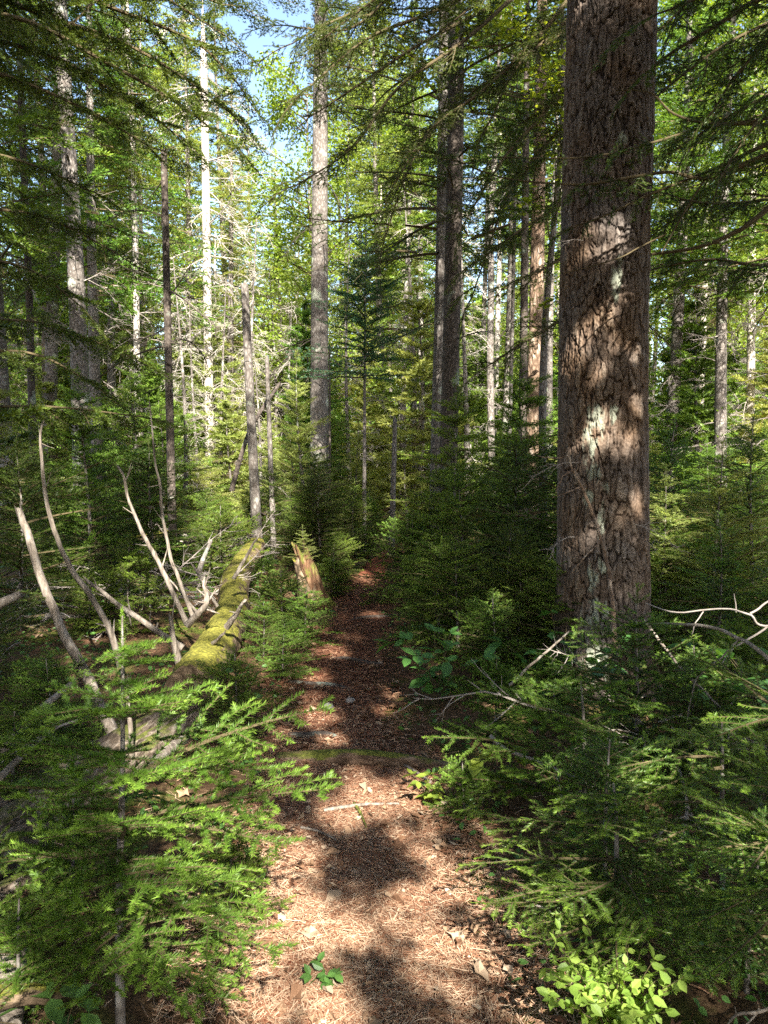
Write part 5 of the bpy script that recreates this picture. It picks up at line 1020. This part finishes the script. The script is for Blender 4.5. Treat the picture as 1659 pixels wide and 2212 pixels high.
bare('dead_branch', 'upper forked white dead branch at the right edge', [([(1800, 1330, 3.1), (1659, 1352, 3.2), (1620, 1325, 3.2), (1560, 1316, 3.3), (1460, 1325, 3.4), (1390, 1302, 3.5)], 6, 3), ([(1659, 1352, 3.2), (1590, 1400, 3.2), (1560, 1440, 3.2)], 5, 3), ([(1620, 1325, 3.2), (1660, 1300, 3.2), (1720, 1290, 3.2)], 5, 3), ([(1590, 1322, 3.3), (1585, 1280, 3.3)], 3, 2), ([(1520, 1320, 3.35), (1500, 1345, 3.3), (1495, 1372, 3.3)], 3, 1.5)], 'dead', DG)
bare('dead_branch', 'straight thin grey branch sticking out of the ferny firs at right', [([(1390, 1340, 3.7), (1470, 1440, 3.5), (1560, 1530, 3.3), (1700, 1600, 3.2)], 7, 3)], 'weather', DG)
bare('dead_branch', 'white forked twig in the lowest right corner', [([(1720, 2150, 1.75), (1640, 2180, 1.75), (1590, 2190, 1.75), (1560, 2230, 1.75)], 9, 5), ([(1640, 2180, 1.75), (1610, 2215, 1.75)], 6, 4), ([(1590, 2190, 1.75), (1585, 2170, 1.75)], 4, 2)], 'weather')
bare('dead_sapling', 'bent bare brown stick leaning against the huge pine', [([(1330, 1420, 4.0), (1322, 1300, 4.1), (1308, 1215, 4.2), (1285, 1130, 4.25), (1250, 1040, 4.3), (1228, 985, 4.3)], 12, 5), ([(1228, 985, 4.3), (1200, 990, 4.3), (1165, 984, 4.3)], 4, 2), ([(1240, 1015, 4.3), (1215, 1030, 4.25), (1199, 1063, 4.2)], 5, 2), ([(1255, 1050, 4.3), (1230, 1060, 4.2), (1195, 1075, 4.2)], 3, 2), ([(1295, 1165, 4.2), (1270, 1200, 4.1), (1235, 1240, 4.1)], 4, 2)], 'bark_red', None, 'dead tree')
bare('dead_branch', 'grey stick rising through the firs toward the pine base', [([(1100, 1480, 3.6), (1170, 1420, 3.6), (1232, 1365, 3.7)], 7, 4)], 'weather')
bare('dead_branch', 'brown bare branch lying low through the right thicket', [([(1060, 1590, 3.1), (1100, 1620, 3.0), (1180, 1650, 2.9), (1260, 1690, 2.8), (1330, 1750, 2.7)], 8, 4), ([(1190, 1655, 2.9), (1210, 1690, 2.85), (1214, 1740, 2.8)], 5, 3)], 'dead')
bare('dead_twig', 'small forked tan twig in the dark firs near the path', [([(1130, 1940, 2.3), (1180, 1965, 2.3), (1215, 1995, 2.3), (1290, 2020, 2.3)], 5, 3), ([(1215, 1995, 2.3), (1205, 2030, 2.3)], 4, 2), ([(1195, 1975, 2.3), (1185, 1990, 2.3)], 3, 2)], 'dead')

# ------------------------------------------------------------------ low green cover
def cover():
    r = np.random.default_rng(19); g = Geo(); n = 16000; y = 1.3 + 12 * r.random(n) ** 1.1; x = r.uniform(-.62, .62, n) * (y + 1.5)
    ok = (np.abs(x - pxc(y)) > pwd(y) * (1.0 + .5 * r.random(n))) & (vnoise(x * 1.7, y * 1.7, 4) + .2 * vnoise(x * 7, y * 7, 5) > .52); x, y = x[ok], y[ok]; n = len(x)
    leaves(g, np.stack([x, y, gh(x, y) + r.uniform(.01, .07, n)], 1), r.uniform(.018, .05, n) * (.7 + y * .06), r, 0, .6, (0, .8))
    tag(g.obj('ground_cover', [M['hobble']]), 'low green plants covering the forest floor', 'ground cover', kind='stuff')
cover()
# ------------------------------------------------------------------ litter
def litter():
    r = np.random.default_rng(15)
    def needles_on(n, yr, xf, ln, w, zt):
        y = r.uniform(*yr, n) if len(yr) == 2 else None; x = xf(y, n); z = gh(x, y) + .010 + np.abs(r.normal(0, .005, n)) + zt
        a = r.uniform(0, 6.28, n); d = np.stack([np.cos(a), np.sin(a), r.normal(0, .10, n)], 1); l = ln * r.uniform(.5, 1.2, n)[:, None]; c = np.stack([x, y, z], 1)
        s = np.stack([-np.sin(a), np.cos(a), r.normal(0, .3, n)], 1) * w / 2
        m_ = c + np.stack([-np.sin(a), np.cos(a), np.zeros(n)], 1) * r.normal(0, .08, (n, 1)) * l
        v = np.stack([c - d * l / 2 - s, c - d * l / 2 + s, m_ + s, m_ - s, c + d * l / 2 - s, c + d * l / 2 + s], 1)
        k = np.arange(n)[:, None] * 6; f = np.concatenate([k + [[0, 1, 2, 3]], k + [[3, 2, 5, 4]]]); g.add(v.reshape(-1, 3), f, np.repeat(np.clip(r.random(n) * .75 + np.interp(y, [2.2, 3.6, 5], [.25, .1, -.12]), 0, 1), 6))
    g = Geo()
    onp = lambda y, n: pxc(y) + np.clip(r.normal(0, .6, n), -1.3, 1.3) * (pwd(y) + .1)
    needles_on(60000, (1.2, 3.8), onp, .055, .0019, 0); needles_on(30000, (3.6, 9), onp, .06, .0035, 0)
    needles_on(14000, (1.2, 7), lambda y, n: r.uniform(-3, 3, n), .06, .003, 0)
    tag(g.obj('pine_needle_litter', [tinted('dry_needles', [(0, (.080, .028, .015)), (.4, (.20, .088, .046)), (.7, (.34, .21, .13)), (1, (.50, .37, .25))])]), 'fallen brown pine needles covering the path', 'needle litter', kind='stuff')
    g = Geo()
    def leaf_on(x, y, s, t0, lift=.012):
        n = len(x); c = np.stack([x, y, gh(x, y) + lift + r.random(n) * .015], 1); nr = unit(np.stack([r.normal(0, .35, n), r.normal(0, .35, n), np.ones(n)], 1)); d = unit(np.cross(nr, r.normal(size=(n, 3)))); w = np.cross(nr, d); s = s.reshape(-1, 1); cu = r.uniform(-.15, .3, (n, 1))
        pr = [(-.5, 0, 0), (-.3, .22, 1), (0, .30, 1.2), (.28, .2, .8), (.5, 0, .2), (.28, -.22, .8), (0, -.30, 1.2), (-.3, -.2, 1)]
        v = [c + d * a * s * r.uniform(.7, 1.25, (n, 1)) + w * b * s * r.uniform(.45, 1.25, (n, 1)) + nr * (cu + r.normal(0, .12, (n, 1))) * s * q * .9 for a, b, q in pr] + [c]
        v = np.stack(v, 1); k = np.arange(n)[:, None] * 9; f = np.concatenate([k + [[8, i, (i + 1) % 8]] for i in range(8)]); g.add(v.reshape(-1, 3), f, np.repeat(t0, 9))
    n = 600; y = r.uniform(1.6, 4.2, n); leaf_on(pxc(y) + r.normal(0, .7, n) * pwd(y), y, r.uniform(.008, .03, n), .45 + .55 * r.random(n))
    n = 420; y = r.uniform(1.3, 5.5, n); leaf_on(pxc(y) + r.choice([-1, 1], n) * (pwd(y) * r.uniform(.2, 1.5, n)), y, r.uniform(.02, .065, n), r.random(n) ** 1.3)
    n = 900; y = r.uniform(1.2, 11, n); leaf_on(r.uniform(-4, 4, n), y, r.uniform(.03, .08, n), r.random(n) ** 1.6 * .8)
    n = 900; y = r.uniform(1.3, 9, n); leaf_on(pxc(y) + np.clip(r.normal(0, .6, n), -1.4, 1.4) * pwd(y), y, r.uniform(.006, .02, n), r.random(n))
    tag(g.obj('dead_leaf_litter', [tinted('dry_leaves', [(0, (.09, .045, .025)), (.4, (.20, .11, .06)), (.75, (.27, .18, .11)), (1, (.36, .28, .20))])]), 'dry fallen leaves and bark scraps along the path', 'leaf litter', kind='stuff')
    # larger pale leaves one by one
    for i, (u, v, s, lb) in enumerate([(915, 1872, .09, 'large pale dry leaf on the right side of the near path'), (725, 1950, .10, 'large tan dry leaf in the bright patch of the near path'), (1035, 2118, .075, 'pale dry leaf at the right lower path edge'), (985, 2040, .07, 'grey curled leaf at the right path edge near the firs'), (600, 2040, .06, 'brown curled leaf at the left lower path edge'), (790, 1715, .08, 'pale bark-like leaf just before the step log'), (670, 2030, .07, 'whitish leaf in the bright patch at left'), (845, 1700, .07, 'pale leaf at the right end of the step log')]):
        g = Geo(); p = G(u, v); leaf_on(np.array([p[0]]), np.array([p[1]]), np.array([s]), np.array([.85 if i != 4 else .5]), .012)
        tag(g.obj('dry_leaf', [bpy.data.materials['dry_leaves']], None, (p[0], p[1], float(gh(p[0], p[1])))), lb, 'leaf', 'large dry leaves on the path')
    for i, (u, v, u2, v2, w, lb) in enumerate([(700, 1760, 860, 1745, .009, 'pale stick lying across the path below the step log'), (765, 1745, 790, 1795, .008, 'brown bark strip pointing down the path'), (930, 1700, 850, 1650, .008, 'thin twig at the right end of the step log'), (650, 1800, 730, 1830, .005, 'thin twig on the left of the near path')]):
        a, b = G(u, v), G(u2, v2); a[2] = gh(a[0], a[1]) + .02; b[2] = gh(b[0], b[1]) + .022
        simple_log('stick', lb, [a, (a + b) / 2 + [0, .01, .005], b], w, w * .6, 'weather' if i != 1 else 'rot', 'stick', 40 + i, 'sticks on the path', sides=7, jag=.01, n=12)
litter()
